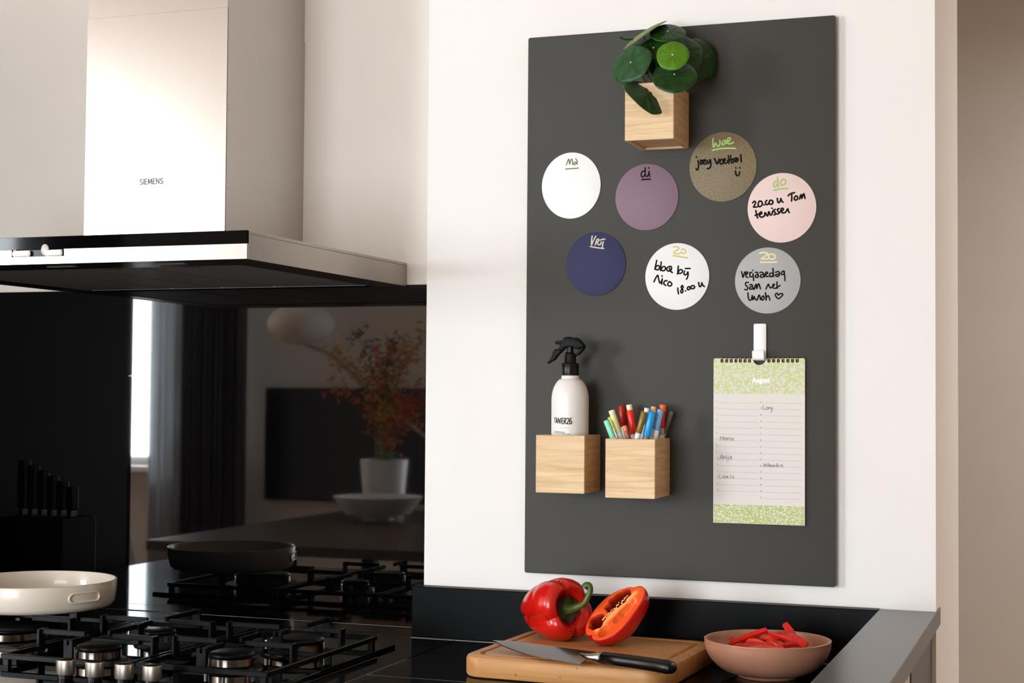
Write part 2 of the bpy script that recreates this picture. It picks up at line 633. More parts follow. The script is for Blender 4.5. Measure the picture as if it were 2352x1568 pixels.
# hob side slab, board side slab behind and in front of the joint
YS = -0.405
mesh('stone_slab', *box_vf(XW0, -0.132, YFRONT, 0.0145, ZC - 0.04, ZC, 0.0015, 1), M['stone'], r)
mesh('stone_slab', *box_vf(-0.131, XLED0 - 0.0005, YS + 0.001, 0.0145, ZC - 0.04, ZC, 0.0012, 1), M['stone'], r)
mesh('stone_slab', *box_vf(-0.131, XLED0 - 0.0005, YFRONT, YS - 0.001, ZC - 0.04, ZC, 0.0012, 1), M['stone'], r)
mesh('stone_slab', *box_vf(XW0, XA0 - 0.001, 0.0150, YB - 0.0005, ZC - 0.04, ZC, 0.0012, 1), M['stone'], r)
mesh('joint', *box_vf(-0.131, XLED0 - 0.001, YS - 0.0011, YS + 0.0011, ZC - 0.02, ZC - 0.0003), M['joint'], r)
box('upstand', -0.2208, XLED0 - 0.0008, -0.0145, 0.0145, ZC + 0.0012, ZLED + 0.001, M['stone_upstand'], bev=0.0015, seg=2,
    label='low black stone upstand along the foot of the white wall', cat='upstand')
box('upstand_joint', -0.2215, XLED0 - 0.001, -0.0152, 0.0140, ZC, ZC + 0.0012, M['joint'],
    label='thin pale sealant line between the upstand and the worktop', cat='sealant')
# raised bar ledge at the right end
V, F = prism_vf([(XLED0, YFRONT), (XLED1 + 0.002, YFRONT), (XLED1 + 0.002, 0.078), (XA1 + 0.0005, 0.078), (XA1 + 0.0005, 0.0142), (XLED0, 0.0142)],
                lambda a, b, d: Vector((a, b, d)), ZLED - 0.03, ZLED, 0.0012)
mesh('bar_ledge', V, F, M['stone_ledge'], base=(0.69, -0.36, ZLED - 0.03), label='raised black stone ledge with painted grey reflection, running along the right end of the worktop', cat='ledge')
r = root('peninsula_panel', 'dark end panel and pale cabinet side under the raised ledge', 'cabinet', (0.69, -0.36, 0.0))
mesh('end_panel', *box_vf(0.655, 0.732, -0.338, 0.0140, 0.0, ZLED - 0.0305, 0.001, 1), mat('blue_grey_lacquer', (30, 38, 42), 0.35), r)
mesh('cabinet_side', *box_vf(0.655, 0.730, YFRONT + 0.01, -0.339, 0.0, ZLED - 0.0305, 0.001, 1), M['wall_beige'], r)
r = root('base_cabinet', 'black base cabinet run under the worktop', 'cabinet', (-1.0, -0.3, 0.0))
mesh('carcass', *box_vf(XW0 + 0.02, XA0 - 0.01, YFRONT + 0.06, YB - 0.005, 0.09, ZC - 0.0405), M['black_matt'], r)
mesh('carcass', *box_vf(XA0 - 0.009, 0.654, YFRONT + 0.06, 0.0140, 0.09, ZC - 0.0405), M['black_matt'], r)
mesh('plinth', *box_vf(XW0 + 0.02, 0.654, YFRONT + 0.12, 0.0, 0.0, 0.089), M['black_matt'], r)
for i in range(4):
    x0 = XW0 + 0.03 + i * 0.502
    dd = mesh('door', *box_vf(x0, x0 + 0.496, YFRONT + 0.04, YFRONT + 0.0595, 0.095, ZC - 0.05, 0.002, 1), M['black_matt'], r)
    mesh('handle', *box_vf(x0 + 0.15, x0 + 0.35, YFRONT + 0.02, YFRONT + 0.0398, ZC - 0.075, ZC - 0.062, 0.002, 1), M['steel_dark'], dd)

# ================================================================== range hood
ZHT, ZHB = 0.5916 + ZO, 0.5452 + ZO
XH0, XH1, YH = -1.085, -0.292, -0.5326
r = root('range_hood', 'stainless steel chimney range hood with black glass front above the hob', 'range hood', (-0.68, YB, ZHB))
XC0, XC1, YC, ZS = -0.8355, -0.5255, -0.2022, 1.0516 + ZO
YBW = YB + 0.0058
ZB = ZHB + 0.020
# canopy: steel shell (sides + top), open below
V, F = join([box_vf(XH0, XH1, YH + 0.006, YBW, ZHT - 0.006, ZHT, 0.0008, 1),
             box_vf(XH1 - 0.004, XH1, YH + 0.006, YBW, ZHB, ZHT - 0.0062),
             box_vf(XH0, XH0 + 0.004, YH + 0.006, YBW, ZHB, ZHT - 0.0062),
             box_vf(XH0 + 0.004, XH1 - 0.004, YBW - 0.004, YBW, ZHB + 0.012, ZHT - 0.0062)])
mesh('canopy', V, F, M['steel_dark'], r)
ZM = ZHB + 0.0248
mesh('control_strip', *box_vf(XH0, XH1, YH, YH + 0.0058, ZM, ZHT, 0.0005, 1), M['hood_glass'], r, label='black glass strip along the top of the hood front')
# steel band with a slot for the controls
xs0, xs1 = -0.748, -0.6415
zb0, zs0 = ZHB, ZHB + 0.0125
V, F = join([box_vf(XH0, xs0, YH, YH + 0.0058, zb0, ZM - 0.0002), box_vf(xs1, XH1, YH, YH + 0.0058, zb0, ZM - 0.0002), box_vf(xs0, xs1, YH, YH + 0.0058, zb0, zs0)])
mesh('front_band', V, F, M['steel'], r, label='bright steel band along the bottom of the hood front')
mesh('control_slot', *box_vf(xs0 + 0.0002, xs1 - 0.0002, YH + 0.003, YH + 0.0056, zs0 + 0.0002, ZM - 0.0004), M['black_plastic'], r)
for xa, xb in ((-0.7455, -0.709), (-0.680, -0.6445)):
    mesh('slider_button', *box_vf(xa, xb, YH - 0.004, YH + 0.0028, zs0 + 0.0008, ZM - 0.0012, 0.0035, 3), M['white_plastic'], r, smooth=True)
mesh('indicator_light', *box_vf(-0.744, -0.738, YH - 0.0008, YH + 0.0028, ZM - 0.001, ZM + 0.0008), mat('red_indicator', (220, 40, 30), 0.4), r, label='small red indicator mark')
V, F = lathe_vf([(0.0, -0.003), (0.007, -0.003), (0.0078, -0.0022), (0.0078, 0.0)], 24)
V = [Vector((-0.6785 + v.x, YH - 0.0002 + v.z, ZM - 0.001 + v.y * 1.25)) for v in V]
mesh('round_knob', V, [list(reversed(f)) for f in F], mat('knob_grey', (188, 186, 184), 0.35), r, smooth=True)
# underside
mesh('underside', *box_vf(XH0 + 0.0042, XH1 - 0.0042, YH + 0.006, YBW - 0.0042, ZB, ZB + 0.006), M['black_matt'], r)
mesh('front_lip', *box_vf(XH0 + 0.0042, XH1 - 0.0042, YH + 0.0062, YH + 0.115, ZHB + 0.0005, ZB - 0.0002, 0.0008, 1), M['lip'], r)
mesh('side_lip', *box_vf(XH1 - 0.075, XH1 - 0.0044, YH + 0.1152, YBW - 0.0044, ZHB + 0.0005, ZB - 0.0002, 0.0008, 1), M['black_plastic'], r)
mesh('side_lip', *box_vf(XH0 + 0.0044, XH0 + 0.055, YH + 0.1152, YBW - 0.0044, ZHB + 0.0005, ZB - 0.0002, 0.0008, 1), M['black_plastic'], r)
fx = [-1.028, -0.812, -0.693, -0.572, -0.369]
for i in range(4):
    fo = mesh('grease_filter', *box_vf(fx[i] + 0.004, fx[i + 1] - 0.004, YH + 0.122, YBW - 0.03, ZHB + 0.0012, ZB - 0.0003, 0.0012, 1), M['filter'], r)
    mesh('filter_latch', *box_vf((fx[i] + fx[i + 1]) / 2 - 0.015, (fx[i] + fx[i + 1]) / 2 + 0.015, YH + 0.125, YH + 0.131, ZHB - 0.0004, ZHB + 0.001), M['black_matt'], fo)
for x in (-0.686, -0.468):
    mesh('hood_lamp', *box_vf(x - 0.028, x + 0.028, YH + 0.052, YH + 0.064, ZHB - 0.0008, ZHB + 0.0004, 0.0003, 1), mat('lamp_cover', (96, 94, 92), 0.5), r)
# chimney
V, F = join([box_vf(XC0, XC1, YC, YC + 0.0012, ZHT + 0.0004, ZS, 0.0004, 1), box_vf(XC1 - 0.0012, XC1, YC + 0.0022, YBW, ZHT + 0.0004, ZS), box_vf(XC0, XC0 + 0.0012, YC + 0.0022, YBW, ZHT + 0.0004, ZS),
             box_vf(XC0 + 0.0014, XC1 - 0.0014, YBW - 0.001, YBW, ZHT + 0.0004, ZS)])
cv = mesh('chimney_cover', V, F, M['steel'], r, label='tall brushed steel chimney cover')
for z in (ZHT + 0.12, ZHT + 0.27):
    mesh('screw', *lathe_vf([(0, -0.0006), (0.0018, -0.0006), (0.002, 0)], 10, (XC1 - 0.0002, YC + 0.008, z)), M['steel_dark'], cv)
V, F = join([box_vf(XC0 + 0.0016, XC1 - 0.0016, YC + 0.0016, YC + 0.0026, ZS - 0.02, CEIL), box_vf(XC1 - 0.0026, XC1 - 0.0016, YC + 0.0028, YBW, ZS - 0.02, CEIL),
             box_vf(XC0 + 0.0016, XC0 + 0.0026, YC + 0.0028, YBW, ZS - 0.02, CEIL)])
mesh('chimney_extension', V, F, M['steel'], r)
p0 = oy(321, 424, YC)
S_ = [(0.62, 0.86), (0.36, 1.0), (0.08, 0.84), (0.14, 0.60), (0.52, 0.42), (0.62, 0.18), (0.36, 0.0), (0.06, 0.12)]
E_ = [[(0.08, 0.0), (0.08, 1.0)], [(0.08, 1.0), (0.58, 1.0)], [(0.08, 0.52), (0.52, 0.52)], [(0.08, 0.0), (0.58, 0.0)]]
GL = {'S': (0.72, [S_]), 'I': (0.30, [[(0.14, 0.0), (0.14, 1.0)]]), 'E': (0.72, E_), 'M': (1.06, [[(0.06, 0.0), (0.16, 1.0)], [(0.16, 1.0), (0.50, 0.12)], [(0.50, 0.12), (0.84, 1.0)], [(0.84, 1.0), (0.94, 0.0)]]),
      'N': (0.90, [[(0.08, 0.0), (0.08, 1.0)], [(0.08, 1.0), (0.72, 0.0)], [(0.72, 0.0), (0.72, 1.0)]])}
logo, xo = [], 0.0
for ch in 'SIEMENS':
    wd, sts = GL[ch]
    for st in sts:
        logo.append([Vector((p0.x + (xo + a_) * 0.0094, YC - 0.0003, p0.z + 0.0003 + b_ * 0.0100)) for a_, b_ in st])
    xo += wd + 0.06
V, F = ribbon_vf(logo, 0.0015, Vector((0, -1, 0)))
mesh('brand_lettering', V, F, M['logo_grey'], r, label='small grey SIEMENS lettering')

# ================================================================== gas hob
HX0, HX1, HY0, HY1 = -1.02, -0.200, -0.755, -0.135
r = root('gas_hob', 'black glass gas hob with cast iron pan supports and steel knobs', 'gas hob', (-0.6, -0.45, ZC))
ZG = ZC + 0.006
mesh('glass_plate', *box_vf(HX0, HX1, HY0, HY1, ZC + 0.0002, ZG, 0.0015, 2), M['hob_glass'], r)
burn = [(-0.345, -0.470, 0.036), (-0.318, -0.292, 0.045), (-0.588, -0.490, 0.036), (-0.590, -0.305, 0.030), (-0.862, -0.365, 0.062)]
for bx, by, br in burn:
    V, F = lathe_vf([(br * 1.45, 0), (br * 1.4, 0.003), (br * 1.1, 0.005), (br * 1.02, 0.005)], 40, (bx, by, ZG))
    bo = mesh('burner', V, F, M['black_plastic'], r, smooth=False)
    V, F = lathe_vf([(br * 1.0, 0.0052), (br * 1.06, 0.008), (br * 1.06, 0.0195), (br * 1.0, 0.021)], 40, (bx, by, ZG))
    mesh('burner_crown', V, F, M['chrome'], bo, smooth=False)
    V, F = lathe_vf([(br * 1.02, 0.0212), (br * 1.06, 0.0225), (br * 1.02, 0.027), (br * 0.8, 0.0295), (0.0, 0.030)], 40, (bx, by, ZG))
    mesh('burner_cap', V, F, M['iron'], bo, smooth=True)
    V, F = tube_vf([(bx - br * 1.2, by - br * 0.3, ZG + 0.004), (bx - br * 1.2, by - br * 0.3, ZG + 0.022)], 0.0022, 8)
    mesh('spark_pin', V, F, M['white_plastic'], bo)


def grate(x0, x1, y0, y1, bs):
    zt = ZG + 0.048
    th = 0.007
    g = [box_vf(x0, x1, y0, y0 + th, ZG + 0.010, ZG + 0.019, 0.001, 1), box_vf(x0, x1, y1 - th, y1, ZG + 0.010, ZG + 0.019, 0.001, 1),
         box_vf(x0, x0 + th, y0 + th, y1 - th, ZG + 0.010, ZG + 0.019, 0.001, 1), box_vf(x1 - th, x1, y0 + th, y1 - th, ZG + 0.010, ZG + 0.019, 0.001, 1)]
    for ax in (x0 + 0.004, x1 - 0.014):
        for ay in (y0 + 0.002, y1 - 0.012):
            g.append(box_vf(ax, ax + 0.010, ay, ay + 0.010, ZG + 0.0002, ZG + 0.0105))
    V, F = join(g)
    go = mesh('pan_support', V, F, M['iron'], r)
    for bx, by, br in bs:
        for sx, sy in ((1, 0), (-1, 0), (0, 1), (0, -1)):
            if sx:
                xe = x1 - th if sx > 0 else x0 + th
                a, b = sorted((xe, bx + sx * br * 0.75))
                f = [box_vf(min(xe, xe - sx * 0.006), max(xe, xe - sx * 0.006), by - 0.009, by + 0.009, ZG + 0.012, zt, 0.0008, 1),
                     box_vf(a, b, by - 0.003, by + 0.003, zt - 0.009, zt - 0.0002, 0.0008, 1)]
            else:
                lim = y1 - th if sy > 0 else y0 + th
                ye = lim if (len(bs) == 1 or (sy > 0) == (by > (y0 + y1) / 2)) else (y0 + y1) / 2 + (0.004 if by > (y0 + y1) / 2 else -0.004)
                a, b = sorted((ye, by + sy * br * 0.75))
                f = [box_vf(bx - 0.009, bx + 0.009, min(ye, ye - sy * 0.006), max(ye, ye - sy * 0.006), ZG + 0.012, zt, 0.0008, 1),
                     box_vf(bx - 0.003, bx + 0.003, a, b, zt - 0.009, zt - 0.0002, 0.0008, 1)]
            V, F = join(f)
            mesh('finger', V, F, M['iron'], go)
        if len(bs) > 1:
            pass
    if len(bs) > 1:
        mesh('cross_bar', *box_vf(x0 + th, x1 - th, (y0 + y1) / 2 - 0.0035, (y0 + y1) / 2 + 0.0035, ZG + 0.010, ZG + 0.018, 0.001, 1), M['iron'], go)


grate(-0.462, -0.222, -0.575, -0.165, [burn[0], burn[1]])
grate(-0.715, -0.470, -0.585, -0.165, [burn[2], burn[3]])
grate(-1.000, -0.722, -0.530, -0.165, [burn[4]])
for px, py in ((150, 1552), (217, 1557), (285, 1562), (349, 1566)):
    p = oz(px, py, ZG + 0.003)
    kb = mesh('knob', *lathe_vf([(0.0145, 0.006), (0.0150, 0.007), (0.0150, 0.0285), (0.0146, 0.0290)], 32, (p.x, p.y, ZG), 1.05, 0.85), M['knob_steel'], r, smooth=False)
    mesh('knob_top', *lathe_vf([(0.0143, 0.0291), (0.0141, 0.0298), (0.0, 0.0300)], 32, (p.x, p.y, ZG), 1.05, 0.85), M['black_plastic'], kb, smooth=True)
    mesh('knob_base', *lathe_vf([(0.012, 0.0001), (0.012, 0.0059)], 24, (p.x, p.y, ZG)), M['black_plastic'], kb)

# ================================================================== pan
PC = Vector((-0.886, -0.259, ZG + 0.048))
PR = 0.147
r = root('saute_pan', 'cream enamelled low pan with recessed grip, standing on the left of the hob', 'pan', PC)
prof = [(0.0, 0.0), (PR - 0.020, 0.0), (PR - 0.010, 0.003), (PR - 0.004, 0.010), (PR - 0.001, 0.028), (PR, 0.050), (PR - 0.0008, 0.0515), (PR - 0.0035, 0.0515), (PR - 0.0045, 0.050), (PR - 0.006, 0.028), (PR - 0.010, 0.010), (PR - 0.022, 0.005), (0.0, 0.0045)]
n = 96
V, F = lathe_vf(prof, n, PC)
mesh('pan_body', V, F, M['cream'], r, smooth=True)
ang = math.atan2(*(reversed((CAM - PC).to_2d()))) + 0.62


def pan_grip(grow, dr):
    out = []
    for i in range(32):
        a = 2 * math.pi * i / 32
        c, s = math.cos(a), math.sin(a)
        hx = (0.024 if c > 0 else -0.024) + c * (0.0085 + grow)
        hz = s * (0.0072 + grow)
        th = ang + hx / PR
        out.append(Vector((PC.x + (PR + dr) * math.cos(th), PC.y + (PR + dr) * math.sin(th), PC.z + 0.029 + hz)))
    return out


rings = [pan_grip(0.003, -0.0018), pan_grip(0.0024, 0.0022), pan_grip(0.0008, 0.0026), pan_grip(-0.0004, 0.0018), pan_grip(-0.001, -0.0008)]
V = [v for q in rings for v in q]
F = []
for k in range(4):
    for i in range(32):
        j = (i + 1) % 32
        F.append([k * 32 + i, k * 32 + j, (k + 1) * 32 + j, (k + 1) * 32 + i])
mesh('grip_rim', V, F, M['cream'], r, smooth=True)
V, F = lathe_vf([(PR - 0.03, -0.0008), (PR - 0.03, 0.0005)], 48, PC)

# ================================================================== memo board
WB = 0.5713
r = root('memo_board', 'large charcoal magnetic memo board on the white wall', 'memo board', (WB / 2, 0, ZO))
def rrect(x0, x1, z0, z1, rad, n=5):
    out = []
    for cx, cz, a0 in ((x1 - rad, z1 - rad, 0), (x0 + rad, z1 - rad, 90), (x0 + rad, z0 + rad, 180), (x1 - rad, z0 + rad, 270)):
        for i in range(n + 1):
            a = math.radians(a0 + 90 * i / n)
            out.append((cx + rad * math.cos(a), cz + rad * math.sin(a)))
    return out


V, F = prism_vf(rrect(0, WB, ZO, ZO + 1.0, 0.004), lambda a, b, d: Vector((a, d, b)), 0.0, 0.0045, 0.0008)
mesh('sheet', V, F, M['board'], r)
for x in (0.05, WB - 0.05):
    for z in (ZO + 0.06, ZO + 0.94):
        mesh('spacer', *box_vf(x - 0.02, x + 0.02, 0.0047, 0.0149, z - 0.02, z + 0.02), M['black_plastic'], r)

# ================================================================== round magnets with handwriting
NB = Vector((0, -1, 0))


def crop_strokes(polys, x0, y0, sc, Y):
    return [[oy(x0 + a / sc, y0 + b / sc, Y) for a, b in pl] for pl in polys]


DEF = {
    'mo': dict(box=(1244.5, 1379.5, 350, 502), m=disc_mat('magnet_white', (244, 243, 242), 0.45), label='white round magnet headed Md with nothing else written on it', crop=(1240, 345, 9.225),
               ink=[('ink_olive', 1.9, [[(560, 312), (590, 230), (612, 185), (622, 230), (632, 300), (645, 235), (675, 185), (690, 230), (692, 300)],
                                        [(760, 178), (775, 205), (797, 240), (770, 275), (745, 303), (720, 300), (718, 275), (745, 250), (772, 262), (795, 295)], [(545, 397), (680, 388), (820, 377)]])]),
    'di': dict(box=(1413.5, 1558, 376, 529), m=disc_mat('magnet_mauve', (126, 98, 116), 0.55), label='mauve purple round magnet headed di', crop=(1430, 380, 21.38),
               ink=[('ink_black', 2.6, [[(1105, 110), (1110, 300), (1112, 450), (1140, 520), (1190, 540), (1240, 490), (1290, 370), (1305, 270), (1310, 400), (1330, 540)],
                                        [(1095, 300), (1030, 270), (945, 330), (910, 440), (940, 540), (1000, 570), (1060, 500), (1110, 430)], [(1275, 112), (1292, 130)], [(940, 695), (1160, 680), (1375, 672)]])]),
    'woe': dict(box=(1583.5, 1738, 303, 463), m=disc_mat('magnet_gold', (120, 105, 74), 0.55, flake=0.6), label='khaki gold speckled round magnet headed Woe, top right below the plant', crop=(1570, 295, 8.711),
                ink=[('ink_green', 2.8, [[(590, 205), (585, 290), (605, 375), (635, 290), (665, 340), (700, 355), (730, 300), (725, 240)],
                                         [(850, 240), (800, 245), (770, 300), (795, 330), (830, 285), (845, 250), (852, 300), (890, 270), (940, 215), (925, 190), (890, 200), (875, 260), (900, 305), (950, 300), (1000, 275)],
                                         [(575, 437), (700, 408), (850, 395), (1035, 398)]]),
                     ('ink_black', 3.0, [[(255, 565), (261, 571)], [(290, 640), (300, 740), (290, 810), (270, 830), (248, 800)], [(345, 640), (330, 680), (350, 715), (375, 690), (370, 640), (345, 635)],
                                         [(385, 690), (430, 650), (425, 625), (395, 640), (395, 690), (420, 715), (455, 700)], [(470, 635), (475, 690), (505, 690), (530, 620), (545, 690), (540, 760), (510, 800), (475, 800)],
                                         [(620, 600), (645, 660), (670, 710), (692, 660), (715, 610)], [(750, 620), (725, 680), (755, 715), (790, 690), (785, 630), (750, 620)], [(795, 670), (835, 630), (820, 600), (800, 640), (815, 690), (860, 690), (880, 670)],
                                         [(895, 545), (905, 620), (910, 700)], [(880, 640), (950, 620)], [(940, 540), (950, 620), (957, 680)], [(957, 640), (990, 610), (1010, 650), (985, 685), (958, 675)],
                                         [(1020, 600), (1070, 590), (1090, 630), (1060, 665), (1030, 650), (1060, 620), (1090, 640)], [(1145, 525), (1150, 600), (1158, 665)],
                                         [(1044, 788), (1050, 792)], [(1124, 783), (1130, 787)], [(1040, 850), (1050, 920), (1080, 945), (1110, 925), (1125, 870)]])]),
    'do': dict(box=(1717, 1875, 397, 557), m=disc_mat('magnet_pink', (226, 202, 196), 0.55), label='pale pink round magnet headed do with a note in black pen', crop=(1705, 390, 8.711),
               ink=[('ink_green2', 2.6, [[(705, 145), (710, 230), (718, 340)], [(692, 220), (640, 250), (630, 320), (665, 340), (702, 280)], [(820, 190), (770, 230), (775, 295), (815, 305), (865, 260), (865, 200), (820, 190)], [(635, 407), (780, 378), (915, 370)]]),
                    ('ink_black', 3.0, [[(205, 660), (245, 625), (265, 660), (235, 720), (225, 745), (300, 740)], [(340, 625), (315, 680), (335, 735), (380, 720), (400, 670), (380, 630), (340, 625)], [(430, 697), (437, 702)],
                                        [(490, 610), (465, 640), (472, 690), (510, 690), (535, 650)], [(550, 612), (535, 665), (570, 690), (610, 665), (605, 620), (560, 605)], [(700, 570), (710, 640), (740, 655), (765, 600), (768, 565), (785, 620), (815, 645)],
                                        [(915, 520), (960, 480), (1045, 455)], [(985, 475), (990, 550), (985, 625)], [(1060, 530), (1035, 575), (1065, 605), (1105, 580), (1100, 530), (1060, 525)],
                                        [(1145, 585), (1165, 510), (1182, 500), (1190, 575), (1215, 500), (1232, 480), (1255, 570)],
                                        [(270, 815), (285, 890), (305, 965)], [(255, 910), (345, 880)], [(345, 900), (390, 870), (375, 840), (345, 870), (350, 930), (395, 945), (440, 920), (455, 852), (482, 900), (510, 920), (530, 832), (557, 895), (590, 895), (605, 830)],
                                        [(592, 765), (598, 771)], [(660, 790), (625, 810), (650, 850), (675, 880), (635, 900)], [(735, 775), (700, 790), (715, 830), (745, 860), (700, 885)],
                                        [(750, 840), (820, 800), (810, 770), (780, 775), (775, 830), (810, 860), (860, 850), (895, 800), (910, 775), (920, 820), (940, 855)]])]),
    'vr': dict(box=(1300.5, 1437, 533, 679.5), m=disc_mat('magnet_navy', (32, 34, 82), 0.65), label='dark navy blue round magnet with short cream handwriting', crop=(1320, 525, 23.52),
               ink=[('ink_cream', 2.4, [[(945, 390), (910, 640), (910, 870)], [(910, 870), (1010, 650), (1140, 410)], [(1110, 880), (1170, 680), (1230, 570), (1310, 590), (1290, 670), (1220, 730), (1240, 810), (1320, 870), (1400, 840), (1430, 780), (1420, 720)],
                                        [(1550, 700), (1510, 860), (1490, 1020)], [(1400, 615), (1480, 580), (1630, 565)], [(845, 960), (1150, 1020), (1570, 1070)]])]),
    'za': dict(box=(1482, 1629, 558, 711.5), m=disc_mat('magnet_cool_white', (234, 234, 236), 0.5), label='white round magnet with a bbq note in black pen', crop=(1470, 550, 9.2235),
               ink=[('ink_yellow', 2.7, [[(710, 160), (770, 150), (825, 185), (780, 225), (715, 275), (760, 300), (845, 300)], [(885, 215), (920, 200), (965, 235), (955, 285), (910, 295), (865, 265)], [(705, 340), (850, 362), (1010, 390)]]),
                    ('ink_black', 2.9, [[(355, 440), (330, 550), (315, 630)], [(320, 620), (350, 560), (395, 555), (415, 590), (385, 640), (330, 630)], [(448, 475), (440, 570), (435, 655)], [(440, 640), (480, 580), (525, 575), (540, 620), (505, 660), (445, 650)],
                                        [(635, 570), (580, 590), (570, 640), (610, 670), (660, 640), (665, 580), (630, 565)], [(625, 610), (640, 660), (685, 700)], [(810, 560), (805, 650), (795, 730)], [(800, 710), (840, 645), (885, 640), (900, 680), (860, 715), (800, 715)],
                                        [(945, 665), (930, 720), (960, 750), (1000, 720), (1012, 680), (1020, 740), (1005, 800), (985, 840)], [(960, 612), (1060, 612)],
                                        [(295, 895), (340, 800), (378, 755), (395, 840), (420, 920), (450, 890), (472, 830)], [(472, 830), (465, 890), (460, 945)], [(465, 770), (471, 776)],
                                        [(575, 870), (520, 880), (505, 940), (550, 970)], [(625, 890), (590, 930), (600, 975), (650, 980), (675, 940), (640, 895)], [(800, 1025), (805, 1090), (815, 1150)],
                                        [(895, 970), (870, 1010), (900, 1050), (910, 1100), (885, 1130), (862, 1100), (885, 1050), (915, 1010), (895, 970)], [(962, 1083), (968, 1087)],
                                        [(1020, 1000), (1000, 1040), (1025, 1065), (1060, 1040), (1050, 1000), (1020, 1000)], [(1060, 1040), (1090, 985), (1130, 975), (1160, 1005), (1130, 1040), (1090, 1035), (1065, 1010)],
                                        [(1240, 910), (1250, 960), (1270, 1000), (1300, 970), (1310, 910), (1325, 960), (1365, 995)]])]),
    'zo': dict(box=(1688, 1839, 568, 720), m=disc_mat('magnet_grey', (166, 166, 165), 0.5, flake=0.08), label='light grey round magnet with a birthday lunch note and a heart', crop=(1680, 560, 9.2235),
               ink=[('ink_pale', 2.9, [[(600, 195), (680, 180), (765, 200), (740, 240), (635, 310), (680, 320), (765, 315)], [(850, 215), (790, 235), (795, 300), (850, 325), (915, 305), (925, 250), (890, 220), (850, 215)], [(610, 387), (780, 388), (960, 382)]]),
                    ('ink_black', 2.6, [[(215, 585), (230, 650), (245, 710), (265, 650), (285, 590)], [(300, 660), (345, 620), (330, 590), (305, 620), (310, 690), (350, 710)], [(385, 610), (395, 700)], [(390, 640), (410, 605), (430, 600)], [(400, 700), (450, 690)],
                                        [(455, 630), (465, 700), (470, 775)], [(455, 558), (459, 563)], [(505, 605), (545, 600), (565, 650), (570, 700)], [(560, 650), (515, 660), (510, 700), (545, 710), (565, 680)],
                                        [(600, 605), (650, 600), (690, 650), (700, 700)], [(680, 650), (620, 660), (615, 700), (660, 705), (690, 680)], [(700, 660), (770, 620), (750, 595), (720, 620), (730, 680), (780, 690)],
                                        [(880, 520), (885, 600), (895, 690)], [(880, 620), (820, 625), (810, 680), (850, 695), (885, 650)], [(935, 600), (1000, 585), (1020, 640), (1000, 680), (950, 685), (940, 650), (1010, 640)],
                                        [(1090, 580), (1055, 610), (1070, 650), (1115, 630), (1120, 580), (1090, 575)], [(1115, 600), (1130, 690), (1132, 775)],
                                        [(360, 815), (305, 820), (300, 870), (345, 920), (330, 970), (280, 965)], [(385, 870), (430, 860), (450, 910), (465, 960)], [(440, 900), (390, 920), (390, 960), (440, 950)],
                                        [(485, 960), (510, 870), (525, 860), (535, 950), (560, 870), (580, 845), (600, 900), (615, 950)], [(730, 955), (760, 890), (785, 850), (800, 900), (830, 935), (850, 915)],
                                        [(860, 910), (910, 870), (895, 850), (875, 880), (885, 930), (930, 940), (980, 910), (1030, 880)], [(965, 805), (965, 880), (970, 940)],
                                        [(350, 1035), (355, 1120), (380, 1190), (420, 1180), (440, 1090)], [(440, 1090), (445, 1150), (458, 1185), (480, 1110), (500, 1160), (540, 1190), (570, 1110), (595, 1085), (615, 1180)],
                                        [(670, 1100), (635, 1150), (660, 1190), (695, 1150), (680, 1105)], [(720, 1035), (730, 1110), (735, 1190)], [(735, 1150), (770, 1095), (795, 1120), (815, 1190)],
                                        [(990, 1085), (970, 1045), (935, 1060), (940, 1110), (1000, 1160), (1060, 1110), (1090, 1070), (1050, 1050), (990, 1085)]])]),
}
MT = 0.0018
for key, d in DEF.items():
    x0, x1, y0, y1 = d['box']
    a, b = oy((x0 + x1) / 2, y0, -MT), oy((x0 + x1) / 2, y1, -MT)
    c, e = oy(x0, (y0 + y1) / 2, -MT), oy(x1, (y0 + y1) / 2, -MT)
    cx, cz = (c.x + e.x) / 2, (a.z + b.z) / 2
    rx, rz = (e.x - c.x) / 2, (a.z - b.z) / 2
    r = root('round_magnet', d['label'], 'magnet', (cx, 0, cz - rz), 'round note magnets on the memo board')
    n = 64
    poly = [(cx + rx * math.cos(2 * math.pi * i / n), cz + rz * math.sin(2 * math.pi * i / n)) for i in range(n)]
    V, F = prism_vf(poly, lambda p, q, dd: Vector((p, dd, q)), -MT, -0.0001, 0.0005)
    mesh('disc', V, F, d['m'], r)
    for mk, wpx, pol in d['ink']:
        st = crop_strokes(pol, *d['crop'], -MT - 0.00012)
        V, F = ribbon_vf(st, wpx * 1.22 / 1250.0, NB)
        mesh('handwriting', V, F, M[mk], r)


# ================================================================== wooden boxes on the board
def wood_box(name, label, l, rr, yt, yb, depth, soil=False):
    a = oy(l, yt, -depth)
    b = oy(rr, yb, -depth)
    x0, x1, z0, z1 = a.x, b.x, b.z, a.z
    t = 0.008
    r = root(name, label, 'wooden box', ((x0 + x1) / 2, -depth / 2, z0), 'wooden boxes on the memo board')
    mesh('front_panel', *box_vf(x0, x1, -depth, -depth + t, z0, z1, 0.0012, 2), M['pine_x'], r)
    mesh('back_panel', *box_vf(x0 + 0.0002, x1 - 0.0002, -t - 0.0003, -0.0003, z0, z1, 0.0008, 1), M['pine_x'], r)
    mesh('side_panel', *box_vf(x0, x0 + t, -depth + t + 0.0001, -t - 0.0004, z0, z1, 0.0008, 1), M['pine_y'], r)
    mesh('side_panel', *box_vf(x1 - t, x1, -depth + t + 0.0001, -t - 0.0004, z0, z1, 0.0008, 1), M['pine_y'], r)
    mesh('bottom_panel', *box_vf(x0 + t + 0.0001, x1 - t - 0.0001, -depth + t + 0.0001, -t - 0.0004, z0 + 0.004, z0 + 0.011), M['pine_x'], r)
    return r, x0, x1, z0, z1


